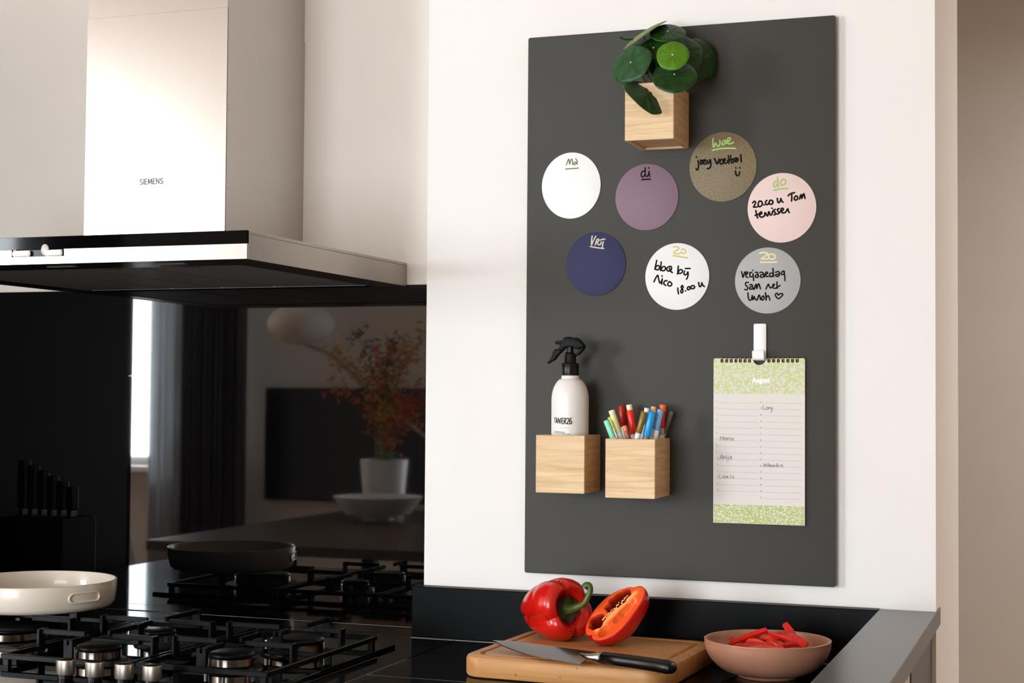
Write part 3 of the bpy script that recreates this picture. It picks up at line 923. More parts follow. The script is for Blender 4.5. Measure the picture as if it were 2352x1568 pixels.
B1 = wood_box('wooden_box', 'pine wooden box on the memo board holding the spray bottle', 1231, 1342, 998.5, 1134, 0.10)
B2 = wood_box('wooden_box', 'pine wooden box on the memo board holding the coloured markers', 1390.5, 1504, 1007, 1146, 0.108)
B3 = wood_box('wooden_box', 'pine wooden box at the top of the memo board holding the green plant', 1435.5, 1547, 193, 318, 0.115)

# ================================================================== spray bottle
BR = 0.0338
bx = (oy(1268, 960, -0.052).x + oy(1351, 960, -0.052).x) / 2
by = -0.052
zb = B1[3] + 0.0112
zn = oy(1310, 862, by).z
r = root('spray_bottle', 'white plastic spray bottle with black trigger head', 'spray bottle', (bx, by, zb))
prof = [(0.0, 0.0), (BR - 0.003, 0.0), (BR, 0.003)]
zsh = oy(1310, 918, by).z - zb
hh = zn - zb
prof += [(BR, zsh)]
for k in range(1, 13):
    a = k / 12 * math.pi / 2
    prof.append((0.0165 + (BR - 0.0165) * math.cos(a) ** 1.25, zsh + (hh - 0.006 - zsh) * math.sin(a)))
prof += [(0.0162, hh - 0.0045), (0.0162, hh - 0.0002)]
mesh('bottle_body', *lathe_vf(prof, 64, (bx, by, zb)), mat('bottle_white', (238, 234, 230), 0.35), r, smooth=True)


def bz(py):
    return oy(1310, py, by).z - zb


prof = [(0.0155, hh), (0.0158, hh + 0.0008), (0.0156, bz(836)), (0.0150, bz(834.5)), (0.0112, bz(833)), (0.0104, bz(831)), (0.0102, bz(816)), (0.0090, bz(812)), (0.0060, bz(809)), (0.0052, bz(795))]
mesh('collar', *lathe_vf(prof, 40, (bx, by, zb)), M['black_plastic'], r, smooth=False)


def sb(a, b, d):
    p = oy(1240 + a / 6.275, 760 + b / 6.275, by)
    return Vector((p.x, by + d, p.z))


shroud = [(300, 205), (330, 150), (352, 108), (385, 86), (440, 84), (458, 98), (540, 97), (592, 138), (652, 215), (640, 255), (606, 235), (560, 262), (520, 262), (485, 232), (402, 232), (372, 248), (330, 285), (285, 262)]
V, F = prism_vf(shroud, sb, -0.0085, 0.0085, 0.0025)
mesh('spray_head', V, F, M['black_head'], r)
V, F = prism_vf([(604, 238), (640, 258), (560, 345), (520, 360), (515, 330), (560, 300)], sb, -0.006, 0.006, 0.001)
mesh('rear_strut', V, F, M['black_head'], r)
V, F = prism_vf([(284, 262), (330, 286), (285, 330), (240, 385), (225, 408), (192, 432), (168, 440), (128, 470), (114, 464), (160, 405), (188, 345), (196, 300), (238, 258)], sb, -0.0065, 0.0065, 0.0018)
mesh('trigger', V, F, M['black_head'], r)
V, F = tube_vf([sb(318, 165, 0), sb(240, 168, 0), sb(225, 168, 0)], [0.0034, 0.0032, 0.0026], 14)
mesh('nozzle', V, F, M['black_plastic'], r)
V, F = prism_vf([(350, 310), (378, 305), (380, 365), (358, 370)], sb, -0.003, 0.003, 0.0006)
mesh('lock_tab', V, F, M['black_plastic'], r)


def on_bottle(px, py, dr=0.00025):
    q = ray(px, py)
    ox_, oy_ = CAM.x - bx, CAM.y - by
    R = BR + dr
    A = q.x ** 2 + q.y ** 2
    Bq = 2 * (ox_ * q.x + oy_ * q.y)
    Cq = ox_ ** 2 + oy_ ** 2 - R * R
    D = max(Bq * Bq - 4 * A * Cq, 0.0)
    t = (-Bq - math.sqrt(D)) / (2 * A)
    return CAM + q * t


def bot_n(p):
    return Vector((p.x - bx, p.y - by, 0)).normalized()


def bst(pl):
    return [[on_bottle(1260 + a / 26.13, 945 + b / 26.13) for a, b in q] for q in pl]


lab = [[(350, 375), (430, 378)], [(388, 378), (386, 520), (392, 655)], [(452, 668), (472, 520), (492, 372)], [(492, 372), (508, 520), (520, 662)], [(462, 560), (515, 562)], [(570, 680), (588, 530), (600, 390)], [(600, 390), (650, 550), (690, 700)], [(690, 700), (705, 550), (722, 398)],
       [(865, 398), (785, 392)], [(785, 392), (790, 560), (795, 725)], [(795, 725), (862, 730)], [(790, 545), (845, 550)], [(930, 735), (932, 570), (935, 400)], [(935, 400), (1000, 388), (1042, 460), (1005, 560), (938, 575)], [(975, 575), (1010, 650), (1050, 745)],
       [(1098, 440), (1145, 388), (1205, 425), (1190, 540), (1105, 715)], [(1105, 725), (1215, 745)], [(1380, 415), (1320, 395), (1272, 500), (1258, 650), (1315, 745), (1385, 700), (1385, 590), (1320, 550), (1265, 610)]]
V, F = ribbon_vf(bst(lab), 1.9 / 1250, bot_n)
mesh('label_lettering', V, F, M['ink_black'], r, label='black TANER26 lettering')
V, F = ribbon_vf(bst([[(410, 950), (800, 965), (1215, 980)]]), 0.9 / 1250, bot_n)
mesh('label_rule', V, F, M['line_grey'], r)
small = [[(380 + i * 62, 1180 + i * 7 + (i % 3) * 8), (420 + i * 62, 1186 + i * 7)] for i in range(10)] + [[(380 + i * 62, 1272 + i * 7), (424 + i * 62, 1280 + i * 7 - (i % 2) * 10)] for i in range(11)] + [[(1090, 1345), (1300, 1350)]]
V, F = ribbon_vf(bst(small), 1.4 / 1250, bot_n)
mesh('label_small_print', V, F, M['ink_grey'], r)

# ================================================================== markers
def pen(label, top, low, Y, wpx, segs, tip=None):
    """top, low: points in the enlarged photo crop; segs: (part name, fraction from top start, end, colour)"""
    sc = 11.76
    T = oy(1370 + top[0] / sc, 915 + top[1] / sc, Y)
    L = oy(1370 + low[0] / sc, 915 + low[1] / sc, Y)
    dv = (L - T).normalized()
    zfl = B2[3] + 0.0115
    k = (zfl + 0.004 - T.z) / dv.z
    # keep the foot inside the box
    foot = T + dv * k
    foot.x = min(max(foot.x, B2[1] + 0.016), B2[2] - 0.016)
    ax = (T - foot)
    Lg = ax.length
    q = Vector((0, 0, 1)).rotation_difference(ax.normalized())
    R = wpx / sc / 2 / 1262
    r = root('marker_pen', label, 'marker', foot, 'marker pens in the wooden box', q)
    vis = (L - T).length
    z = 0.0
    cuts = [(nm, Lg - f1 * vis, Lg - f0 * vis, c, rs) for nm, f0, f1, c, rs in segs]
    zmin = min(c[1] for c in cuts)
    if zmin > 0.004:
        cuts.append(('barrel', 0.0, zmin - 0.0001, (236, 232, 232), 0.9))
    for nm, za, zb_, c, rs in cuts:
        za = max(za, 0.0)
        if zb_ - za < 0.001:
            continue
        e = min(0.0012, (zb_ - za) * 0.3)
        V, F = lathe_vf([(R * rs * 0.9, za), (R * rs, za + e), (R * rs, zb_ - e), (R * rs * 0.9, zb_)], 20)
        key = 'pen_%d_%d_%d' % c
        if key not in M:
            M[key] = mat(key, c, 0.3)
        mesh(nm, V, F, M[key], r, local=True)
        bpy.data.objects[-1] if False else None


MINT, LIME, PALE, REDD, RED, CREAM = (136, 226, 186), (190, 204, 70), (226, 224, 150), (184, 26, 14), (226, 44, 18), (238, 230, 196)
LABELW = (236, 230, 236)
pen('mint green marker leaning at the left of the box', (265, 590), (450, 1060), -0.085, 165, [('cap', 0, 1.0, MINT, 1)])
pen('lime marker mostly hidden behind the mint one', (352, 500), (470, 800), -0.045, 120, [('cap', 0, 1.0, LIME, 1)])
pen('pale yellow marker with a whitish cap end', (405, 320), (600, 920), -0.068, 168, [('cap_end', 0, 0.16, (240, 238, 210), 1), ('cap', 0.161, 1.0, PALE, 1), ('label_band', 1.001, 1.22, LABELW, 0.96)])
pen('dark red marker standing behind the others', (672, 190), (745, 760), -0.022, 205, [('cap', 0, 1.0, REDD, 1)])
pen('bright red marker with a cream plug on top', (880, 165), (1010, 960), -0.048, 205, [('plug', 0, 0.19, CREAM, 0.8), ('cap', 0.191, 1.0, RED, 1)])
pen('short salmon and brown marker', (752, 735), (860, 1060), -0.085, 135, [('cap_end', 0, 0.42, (240, 132, 96), 0.92), ('cap', 0.421, 1.3, (150, 78, 54), 1)])
pen('olive gold marker with a white label band', (1290, 355), (1140, 930), -0.088, 165, [('cap', 0, 1.0, (134, 106, 34), 1), ('label_band', 1.001, 1.3, LABELW, 0.97)])
pen('marker with a white plug behind the olive one', (1372, 255), (1290, 700), -0.05, 165, [('plug', 0, 0.3, (242, 232, 208), 0.9), ('cap', 0.301, 1.0, (120, 96, 40), 1)])
pen('sky blue marker with a thick cap', (1500, 360), (1360, 1010), -0.080, 220, [('cap', 0, 1.0, (34, 158, 226), 1), ('barrel_grip', 1.001, 1.2, (130, 124, 124), 0.8)])
pen('dark blue marker with a tan plug', (1545, 215), (1500, 800), -0.034, 165, [('plug', 0, 0.28, (226, 200, 146), 0.9), ('cap', 0.281, 1.0, (20, 70, 150), 1)])
pen('light blue slim marker with a printed label', (1735, 300), (1620, 850), -0.062, 172, [('cap', 0, 1.0, (118, 172, 226), 1), ('label_band', 1.001, 1.4, LABELW, 0.96)])
pen('orange marker at the back right', (1795, 165), (1775, 800), -0.020, 190, [('cap_end', 0, 0.3, (252, 110, 50), 1), ('cap', 0.301, 1.0, (226, 52, 16), 0.82), ('label_band', 1.001, 1.3, (190, 186, 186), 0.8)])
pen('grey metallic slim marker leaning at the right of the box', (2040, 350), (1830, 940), -0.016, 120, [('cap', 0, 1.0, (116, 104, 102), 1), ('label_band', 1.001, 1.3, (180, 176, 178), 0.95)])

# ================================================================== hook and calendar
xh0, xh1 = oy(1731, 790, -0.003).x, oy(1760, 790, -0.003).x
zh1 = oy(1745, 743, -0.003).z
zh0 = oy(1745, 822, -0.02).z
r = root('wall_hook', 'white magnetic hook carrying the calendar', 'hook', ((xh0 + xh1) / 2, -0.003, zh0))
V, F = prism_vf(rrect(xh0, xh1, zh0 - 0.004, zh1, 0.0028), lambda a, b, d: Vector((a, d, b)), -0.0042, -0.0002, 0.0008)
mesh('hook_plate', V, F, M['white_plastic'], r)
xm = (xh0 + xh1) / 2
pr = [(-0.0042, zh0 - 0.0035), (-0.0042, zh0 - 0.0005), (-0.016, zh0 + 0.0008), (-0.0195, zh0 + 0.013), (-0.0225, zh0 + 0.0125), (-0.0205, zh0 - 0.001), (-0.018, zh0 - 0.0035)]
V, F = prism_vf(pr, lambda a, b, d: Vector((d, a, b)), xh0 + 0.0008, xh1 - 0.0008, 0.0006)
mesh('hook_lip', V, F, M['white_plastic'], r)

CX0, CX1, CZ0, CZ1 = 0.3572, 0.5195, 1.1457, 1.4380
YCAL = -0.0062
r = root('birthday_calendar', 'long spiral bound birthday calendar with green floral borders', 'calendar', ((CX0 + CX1) / 2, -0.003, CZ0))
xn = oy(1744, 822, YCAL).x
rn = 0.0115
hole_x = [oy(1620 + a / 7.838, 829, YCAL).x for a in (300, 385, 467, 551, 631, 714, 797, 1145, 1231, 1315, 1400, 1486, 1570, 1656)]
hz0, hz1 = oy(1744, 832.0, YCAL).z, oy(1744, 824.0, YCAL).z


def page_mesh(y0, y1, z0):
    cu = bpy.data.curves.new('p', 'CURVE')
    cu.dimensions = '2D'
    cu.fill_mode = 'BOTH'
    cu.extrude = (y1 - y0) / 2
    rad = 0.003
    pts = []
    for i in range(5):
        a = math.radians(180 - 90 * i / 4)
        pts.append((CX0 + rad + rad * math.cos(a), CZ1 - rad + rad * math.sin(a)))
    for i in range(13):
        a = math.radians(180 + 180 * i / 12)
        pts.append((xn + rn * math.cos(a), CZ1 - 0.0005 + rn * math.sin(a)))
    for i in range(5):
        a = math.radians(90 - 90 * i / 4)
        pts.append((CX1 - rad + rad * math.cos(a), CZ1 - rad + rad * math.sin(a)))
    pts += [(CX1, z0), (CX0, z0)]
    lists = [pts] + [[(x - 0.0026, hz0), (x + 0.0026, hz0), (x + 0.0026, hz1), (x - 0.0026, hz1)] for x in hole_x]
    for L in lists:
        s = cu.splines.new('POLY')
        s.points.add(len(L) - 1)
        for p, (a, b) in zip(s.points, L):
            p.co = (a, b, 0, 1)
        s.use_cyclic_u = True
    o = bpy.data.objects.new('p', cu)
    COL.objects.link(o)
    dg = bpy.context.evaluated_depsgraph_get()
    me = o.evaluated_get(dg).to_mesh()
    V = [Vector((v.co.x, (y0 + y1) / 2 - v.co.z, v.co.y)) for v in me.vertices]
    F = [list(p.vertices) for p in me.polygons]
    o.evaluated_get(dg).to_mesh_clear()
    bpy.data.objects.remove(o)
    bpy.data.curves.remove(cu)
    return V, F


mesh('backing_card', *page_mesh(-0.0022, -0.0004, CZ0), M['card'], r)
mesh('page_block', *page_mesh(-0.0058, -0.0024, CZ0 + 0.0004), M['paper'], r)
mesh('top_page', *page_mesh(-0.0062, -0.0059, CZ0 + 0.0003), M['paper'], r)
zt1, zt0 = hz0 - 0.0015, oy(1744, 904, YCAL).z
yp = YCAL - 0.00012


def quad(x0, x1, z0, z1, y):
    return [Vector((x0, y, z0)), Vector((x1, y, z0)), Vector((x1, y, z1)), Vector((x0, y, z1))], [[0, 1, 2, 3]]


# header print keeps clear of the notch and the punched holes
mesh('header_print', *page_mesh(YCAL - 0.0003, YCAL - 0.0001, zt0), M['floral'], r)
mesh('footer_print', *quad(CX0 + 0.0004, CX1 - 0.0012, CZ0 + 0.0008, oy(1744, 1160, YCAL).z, yp), M['floral_dense'], r)
pa = oy(1728, 878, YCAL)
V, F = text_vf('August', 0.0125, lambda x, y, z: Vector((pa.x + x * 0.88, yp - 0.0004 - z, pa.z + y)), 0.00005, 0.0005)
mesh('month_lettering', V, F, M['print_white'], r, label='white August lettering')
sc = 4.9
lines = []
for i in range(15):
    y = 118 + i * (1112 - 118) / 14
    lines.append([(148, y), (590, y + 10)])
for i in range(16):
    y = 122 + i * (1200 - 122) / 15
    lines.append([(650, y), (1090, y + 8)])
V, F = ribbon_vf([[oy(1620 + a / sc, 900 + b / sc, yp) for a, b in l] for l in lines], 0.0005, NB)
mesh('ruled_lines', V, F, M['line_grey'], r)
nums = []
for i in range(31):
    if i < 15:
        a, y = 124, 114 + i * (1108 - 114) / 14
    else:
        a, y = 612, 124 + (i - 15) * (1196 - 124) / 15
    p = oy(1620 + a / sc, 900 + y / sc, yp)
    nums.append(text_vf(str(i + 1), 0.0042, lambda x, y_, z, p=p: Vector((p.x + x * 0.9, yp - 0.0001 - z, p.z + y_)), 0.00003))
mesh('day_numbers', *join(nums), M['ink_grey'], r)
names = [[(165, 540), (172, 500), (187, 535), (205, 500), (207, 540)], [(240, 515), (225, 513), (216, 532), (230, 540), (240, 517), (247, 540)], [(257, 540), (256, 518)], [(256, 524), (270, 512)], [(290, 515), (275, 528), (290, 542)], [(303, 517), (297, 535), (312, 541), (318, 522), (303, 517)],
         [(163, 755), (185, 705), (200, 755)], [(170, 737), (198, 735)], [(207, 752), (208, 725), (222, 724), (226, 750)], [(237, 725), (237, 750)], [(255, 725), (258, 765), (245, 778)], [(236, 708), (238, 711)], [(255, 708), (257, 711)], [(278, 740), (300, 735), (290, 722), (278, 735), (285, 752), (302, 750)],
         [(162, 925), (162, 968), (188, 968)], [(197, 945), (197, 966)], [(217, 942), (205, 950), (219, 960), (205, 968)], [(247, 945), (228, 955), (238, 966), (248, 948), (254, 966)], [(267, 965), (269, 967)], [(285, 945), (285, 966)], [(284, 932), (286, 934)], [(318, 942), (303, 950), (325, 962), (303, 970)],
         [(650, 148), (650, 195), (680, 192)], [(692, 170), (682, 186), (698, 194), (708, 175), (692, 170)], [(717, 195), (717, 172)], [(717, 180), (729, 170)], [(734, 172), (738, 190), (752, 172)], [(752, 172), (748, 212), (735, 228)],
         [(655, 800), (660, 840), (673, 812), (681, 840), (692, 800)], [(702, 818), (703, 840)], [(713, 798), (715, 840)], [(722, 832), (738, 825), (730, 816), (722, 830), (730, 842), (742, 838)], [(750, 842), (752, 820), (764, 840), (772, 820), (780, 842)], [(793, 820), (794, 842)], [(808, 800), (808, 842)], [(828, 818), (810, 832), (830, 842)], [(842, 832), (872, 828), (860, 816), (845, 830), (855, 844), (878, 840)]]
V, F = ribbon_vf([[oy(1620 + a / sc, 900 + b / sc, yp - 0.0001) for a, b in l] for l in names], 0.00085, NB)
mesh('handwriting', V, F, M['ink_grey'], r, label='five first names written in grey pen')
for x in hole_x:
    pts = []
    for i in range(19):
        a = 2 * math.pi * i / 18
        pts.append(Vector((x + 0.0008 * math.cos(a), -0.0042 - 0.0042 * math.cos(a), CZ1 + 0.0008 - 0.0045 + 0.0062 * math.sin(a + 0.25))))
    V, F = tube_vf(pts, 0.0006, 6, cap=False)
    mesh('spiral_ring', V, F, M['ring_brass'], r, smooth=True)

# ================================================================== plant
SX, SY, SZ = (B3[1] + B3[2]) / 2, -0.058, B3[4] - 0.012
r = root('potted_plant', 'round leaved green plant growing out of the top wooden box', 'plant', (SX, SY, B3[3] + 0.0112))
mesh('soil', *box_vf(B3[1] + 0.0083, B3[2] - 0.0083, -0.1068, -0.0087, B3[3] + 0.0112, SZ, 0.002, 1), M['soil'], r)


def leaf(cx, cy, Y, R, n, m, spin=0.0, cup=0.12, ex=1.0, fold=0.0, dot=True, wav=0.05):
    C = oy(1360 + cx / 4.9, 30 + cy / 4.9, Y)
    n = Vector(n).normalized()
    e1 = Vector((0, 0, 1)) - n * n.z
    if e1.length < 0.1:
        e1 = Vector((0, -1, 0)) - n * (-n.y)
    e1.normalize()
    e2 = n.cross(e1)
    c, s = math.cos(spin), math.sin(spin)
    e1, e2 = e1 * c + e2 * s, e2 * c - e1 * s
    V, F = [C.copy()], []
    N, K = 36, 6
    for k in range(1, K + 1):
        t = k / K
        for i in range(N):
            a = 2 * math.pi * i / N
            rr = R * t * (1 + wav * 0.5 * math.sin(3 * a + cx) + wav * 0.4 * math.sin(5 * a + cy))
            u, v = rr * math.cos(a) * ex, rr * math.sin(a)
            h = -cup * R * t * t + wav * R * 0.8 * t * t * math.sin(2 * a + cx * 0.1) + 0.018 * R * math.cos(9 * a) * t * (1 - t) * 4
            h += fold * abs(v) * 1.0
            V.append(C + e1 * u + e2 * v + n * h)
    for i in range(N):
        F.append([0, 1 + i, 1 + (i + 1) % N])
    for k in range(K - 1):
        for i in range(N):
            a = 1 + k * N + i
            b = 1 + k * N + (i + 1) % N
            F.append([a, a + N, b + N, b])
    nv = len(V)
    V2 = V + [v - n * 0.0009 for v in V]
    F2 = F + [[i + nv for i in reversed(f)] for f in F]
    edge = [1 + (K - 1) * N + i for i in range(N)]
    for i in range(N):
        a, b = edge[i], edge[(i + 1) % N]
        F2.append([a, a + nv, b + nv, b])
    fm = [0] * len(F) + [1] * (len(F) + N)
    lf = mesh('leaf', V2, F2, None, r, smooth=True, mats=[m, M['leaf_pale']], fm=fm)
    if dot:
        V, F = lathe_vf([(0.0016, 0.0), (0.0012, 0.0006), (0.0, 0.0008)], 10)
        q = Vector((0, 0, 1)).rotation_difference(n)
        mesh('leaf_spot', [C + n * 0.0002 + q @ v for v in V], F, M['leaf_dot'], lf)
    st = Vector((SX + (C.x - SX) * 0.25, SY + (C.y - SY) * 0.2, SZ - 0.004))
    mid = (C + st) / 2 + Vector((0, 0.004, 0.006)) - n * 0.008
    V, F = tube_vf(smooth_pts([st, mid, C - n * 0.0012], 6), 0.0011, 8)
    mesh('stalk', V, F, M['stem'], lf, smooth=True)


CD = (0.22, -0.94, -0.16)        # towards the camera
leaf(435, 555, -0.120, 0.0390, (-0.25, -0.85, 0.35), M['leaf_blue'], 0.2)
leaf(905, 470, -0.135, 0.0285, (0.15, -0.92, 0.30), M['leaf_bright'], 0.5, wav=0.03)
leaf(925, 690, -0.125, 0.0385, (0.18, -0.80, 0.52), M['leaf_dark'], 0.3)
leaf(690, 390, -0.085, 0.0300, (-0.1, -0.80, 0.45), M['leaf_dark'], 1.0)
leaf(850, 205, -0.070, 0.0320, (0.15, -0.60, 0.72), M['leaf_dark'], 0.6)
leaf(570, 215, -0.060, 0.0460, (-0.465, -0.34, 0.81), M['leaf_pale'], 0.9, dot=False, wav=0.03)
leaf(1070, 430, -0.090, 0.0330, (0.55, -0.74, 0.30), M['leaf_dark'], 0.4)
leaf(1230, 510, -0.045, 0.0400, (0.75, -0.60, 0.15), M['leaf_dark'], 0.1)
leaf(600, 900, -0.128, 0.0420, (0.66, -0.42, 0.62), M['leaf_dark'], 0.0, cup=0.25, fold=0.15, dot=False)
leaf(560, 560, -0.050, 0.0300, (-0.2, -0.8, 0.5), M['leaf_dark'], 0.0, dot=False)
leaf(800, 560, -0.060, 0.0300, (0.2, -0.8, 0.5), M['leaf_dark'], 0.0, dot=False)
for pts in ([(500, 285, -0.06), (400, 295, -0.07), (340, 285, -0.08), (310, 258, -0.085)], [(345, 690, -0.10), (345, 790, -0.11), (350, 850, -0.112)]):
    V, F = tube_vf(smooth_pts([oy(1360 + a / 4.9, 30 + b / 4.9, y) for a, b, y in pts], 5), 0.0022, 8)
    mesh('curled_leaf', V, F, M['leaf_blue'], r, smooth=True)

# ================================================================== cutting board
TB = 0.036
bc = Vector((0.1985, -0.218, ZC))
brot = math.radians(-3.0)
r = root('cutting_board', 'thick bamboo cutting board with a juice groove on the black worktop', 'cutting board', bc, rot=(0, 0, brot))
HW, HD = 0.172, 0.160


def rr_ring(hw, hd, rad, z, n=8):
    out = []
    for cx, cy, a0 in ((hw - rad, hd - rad, 0), (-hw + rad, hd - rad, 90), (-hw + rad, -hd + rad, 180), (hw - rad, -hd + rad, 270)):
        for i in range(n + 1):
            a = math.radians(a0 + 90 * i / n)
            out.append(Vector((cx + rad * math.cos(a), cy + rad * math.sin(a), z)))
    return out


rings = []
for ins, z in ((0.006, 0.0004), (0.002, 0.002), (0.0, 0.006), (0.0, TB - 0.007), (0.0015, TB - 0.003), (0.005, TB - 0.0006), (0.008, TB), (0.0195, TB), (0.0205, TB - 0.002), (0.0220, TB - 0.0045), (0.0250, TB - 0.0045), (0.0265, TB - 0.002), (0.0275, TB)):
    rings.append(rr_ring(HW - ins, HD - ins, max(0.034 - ins * 0.6, 0.012), z))
n = len(rings[0])
V = [v for q in rings for v in q]
F = []
for k in range(len(rings) - 1):
    for i in range(n):
        j = (i + 1) % n
        F.append([k * n + i, k * n + j, (k + 1) * n + j, (k + 1) * n + i])
F.append([(len(rings) - 1) * n + i for i in range(n)])
F.append(list(reversed(range(n))))
mesh('board_body', V, F, M['bamboo'], r, local=True)
ZT = ZC + TB

# ================================================================== whole pepper
pc = Vector((0.094, -0.146, ZT))
axp = Vector((0.84, -0.52, 0.14)).normalized()     # towards the stem
r = root('red_pepper', 'whole glossy red bell pepper with curved green stem on the cutting board', 'bell pepper', pc)


def pepper_shell(R, L, lobes=4, phase=0.3):
    """local z = towards the stem"""
    N, K = 96, 48
    V = []
    for k in range(K + 1):
        t = k / K
        # profile: blossom end (t=0) -> stem dimple (t=1)
        if t < 0.86:
            s = t / 0.86
            rad = R * (0.10 + 0.90 * (math.sin(min(s * 1.16, 1.0) * math.pi / 2) ** 0.72)) * (1 - 0.05 * max(0, s - 0.86) / 0.14)
            z = L * (-0.5 + s * 0.96)
            if s < 0.12:
                z += L * 0.05 * (1 - s / 0.12) ** 2
        else:
            s = (t - 0.86) / 0.14
            rad = R * (0.95 * (1 - s) ** 0.75 * (1 - s * 0.25) + 0.12 * s)
            z = L * (0.46 + 0.085 * math.sin(min(s * 1.6, 1.0) * math.pi) - 0.15 * max(0.0, s - 0.35) / 0.65)
        for i in range(N):
            a = 2 * math.pi * i / N
            g = abs(math.sin((a + phase + 0.18 * math.sin(a * 2 + 1.0)) * lobes / 2))
            groove = (1 - g) ** 2.4
            w = (0.17 + 0.05 * math.sin(a + 2)) * min(1.0, rad / (0.5 * R))
            crease = 0.035 * math.exp(-((t - 0.52 - 0.06 * math.sin(2 * a)) / 0.05) ** 2) * g
            rr = rad * (1 + 0.04 * math.sin(a + 0.5) + 0.05 * math.sin(2 * a + 0.9) - w * groove - crease)
            V.append(Vector((rr * math.cos(a), rr * math.sin(a), z + (0.006 * groove * (1 if t < 0.3 else -1) * (1 if t < .3 or t > .8 else 0)))))
    F = []
    for k in range(K):
        for i in range(N):
            a, b = k * N + i, k * N + (i + 1) % N
            F.append([a, b, b + N, a + N])
    F.append(list(reversed(range(N))))
    F.append([K * N + i for i in range(N)])
    return V, F


q = Vector((0, 0, 1)).rotation_difference(axp)
V, F = pepper_shell(0.0555, 0.126, 4, 0.30)
V = [q @ v for v in V]
zmin = min(v.z for v in V)
PCEN = pc + Vector((0, 0, -zmin + 0.0003))
V = [v + PCEN for v in V]
mesh('pepper_body', V, F, M['red'], r, smooth=True)
sb0 = PCEN + axp * 0.046
# calyx
V, F = [], []
N = 40
V.append(sb0 + axp * 0.010)
e1 = axp.orthogonal().normalized()
e2 = axp.cross(e1)
for k, (rad, h) in enumerate(((0.006, 0.010), (0.012, 0.0085), (0.019, 0.0095), (0.0215, 0.0115))):
    for i in range(N):
        a = 2 * math.pi * i / N
        rr = rad * (1 + (0.16 * math.cos(6 * a + 1) if k > 1 else 0))
        V.append(sb0 + axp * h + (e1 * math.cos(a) + e2 * math.sin(a)) * rr)
for i in range(N):
    F.append([0, 1 + i, 1 + (i + 1) % N])
for k in range(3):
    for i in range(N):
        a, b = 1 + k * N + i, 1 + k * N + (i + 1) % N
        F.append([a, a + N, b + N, b])
cal = mesh('calyx', V, F, M['green_calyx'], r, smooth=True)
tip = sb0 + axp * 0.022
pY = tip.y
stem = [sb0 + axp * 0.008, sb0 + axp * 0.020] + [oy(1160 + a / 6.078, 1310 + b / 6.078, pY - 0.004) for a, b in ((1085, 470), (1150, 380), (1190, 280), (1180, 215), (1140, 205), (1112, 235))]
V, F = tube_vf(smooth_pts(stem, 6), [0.0105 - 0.0055 * min(1, i / 12) + (0.0018 * max(0, (i - 28) / 14)) for i in range(len(smooth_pts(stem, 6)))], 16)
mesh('stem', V, F, M['green_stem'], r, smooth=True)

# ================================================================== half pepper
hc = Vector((0.222, -0.185, ZT))
r = root('half_pepper', 'halved red bell pepper showing orange flesh, ribs and seeds', 'bell pepper', hc)
nh = Vector((-0.31, -0.72, 0.62)).normalized()       # cut face normal
P0 = oy(1410, 1424, -0.185)
ua = (oy(1484, 1372, -0.150) - oy(1344, 1466, -0.205))
ua = (ua - nh * ua.dot(nh)).normalized()
va = nh.cross(ua)
AH, BH = 0.062, 0.0395


def outl(a):
    rr = 1 + 0.045 * math.cos(3 * a + 0.4) + 0.03 * math.cos(4 * a + 1.2) - 0.10 * math.exp(-((a - math.pi * 1.02) / 0.16) ** 2) - 0.05 * math.exp(-((a - 0.35) / 0.14) ** 2)
    return Vector((AH * rr * math.cos(a), BH * rr * math.sin(a)))


def cell(u, v, cx, cy, rx, ry, rot):
    c, s = math.cos(rot), math.sin(rot)
    x, y = (u - cx) * c + (v - cy) * s, -(u - cx) * s + (v - cy) * c
    return math.sqrt((x / rx) ** 2 + (y / ry) ** 2)


N, K = 240, 90
V, F, fm, vc = [], [], [], []
cells = [(0.0195, 0.0165, 0.0300, 0.0165, -0.05, 0.034), (-0.0315, 0.0130, 0.0175, 0.0175, -0.2, 0.032), (0.014, -0.0150, 0.034, 0.0095, 0.06, 0.013), (-0.0330, -0.0160, 0.0140, 0.0105, 0.2, 0.018)]
FLESH, WALLC, RIBC, PALEC, SKINC = [Vector(lin(c)[:3]) for c in ((238, 84, 26), (138, 20, 6), (252, 176, 96), (240, 128, 58), (198, 20, 12))]


def sstep(x, a_, b_):
    x = min(1.0, max(0.0, (x - a_) / (b_ - a_)))
    return x * x * (3 - 2 * x)


for k in range(K + 1):
    t = k / K
    for i in range(N):
        a = 2 * math.pi * i / N
        p = outl(a) * t
        h, wd, wp = 0.0, 0.0, 0.0
        wob = 0.05 * math.sin(p.x * 420) + 0.05 * math.sin(p.y * 500 + p.x * 200)
        for ci, (cx, cy, rx, ry, ro, dp) in enumerate(cells):
            dd = cell(p.x, p.y, cx, cy, rx, ry, ro) + wob
            if dd < 1.0:
                q_ = sstep(1 - dd, 0.0, 0.55)
                h = min(h, -dp * q_)
                if ci < 2:
                    wd = max(wd, sstep(1 - dd, 0.02, 0.22))
                else:
                    wp = max(wp, sstep(1 - dd, 0.0, 0.3))
        rib = math.exp(-((p.y + 0.0015 - p.x * 0.02) / 0.0045) ** 2) * (1 - sstep(t, 0.74, 0.9))
        edge = sstep(t, 0.955, 0.99)
        c = FLESH.lerp(RIBC, rib * 0.95)
        c = c.lerp(PALEC, wp * 0.8).lerp(WALLC, wd)
        c = c.lerp(SKINC, edge * 0.8)
        h += 0.0012 * rib * (1 - wd)
        h -= 0.0006 * edge
        V.append(P0 + ua * p.x + va * p.y + nh * h)
        vc.append(c)
for k in range(K):
    for i in range(N):
        a, b = k * N + i, k * N + (i + 1) % N
        F.append([a, a + N, b + N, b])
        fm.append(0)
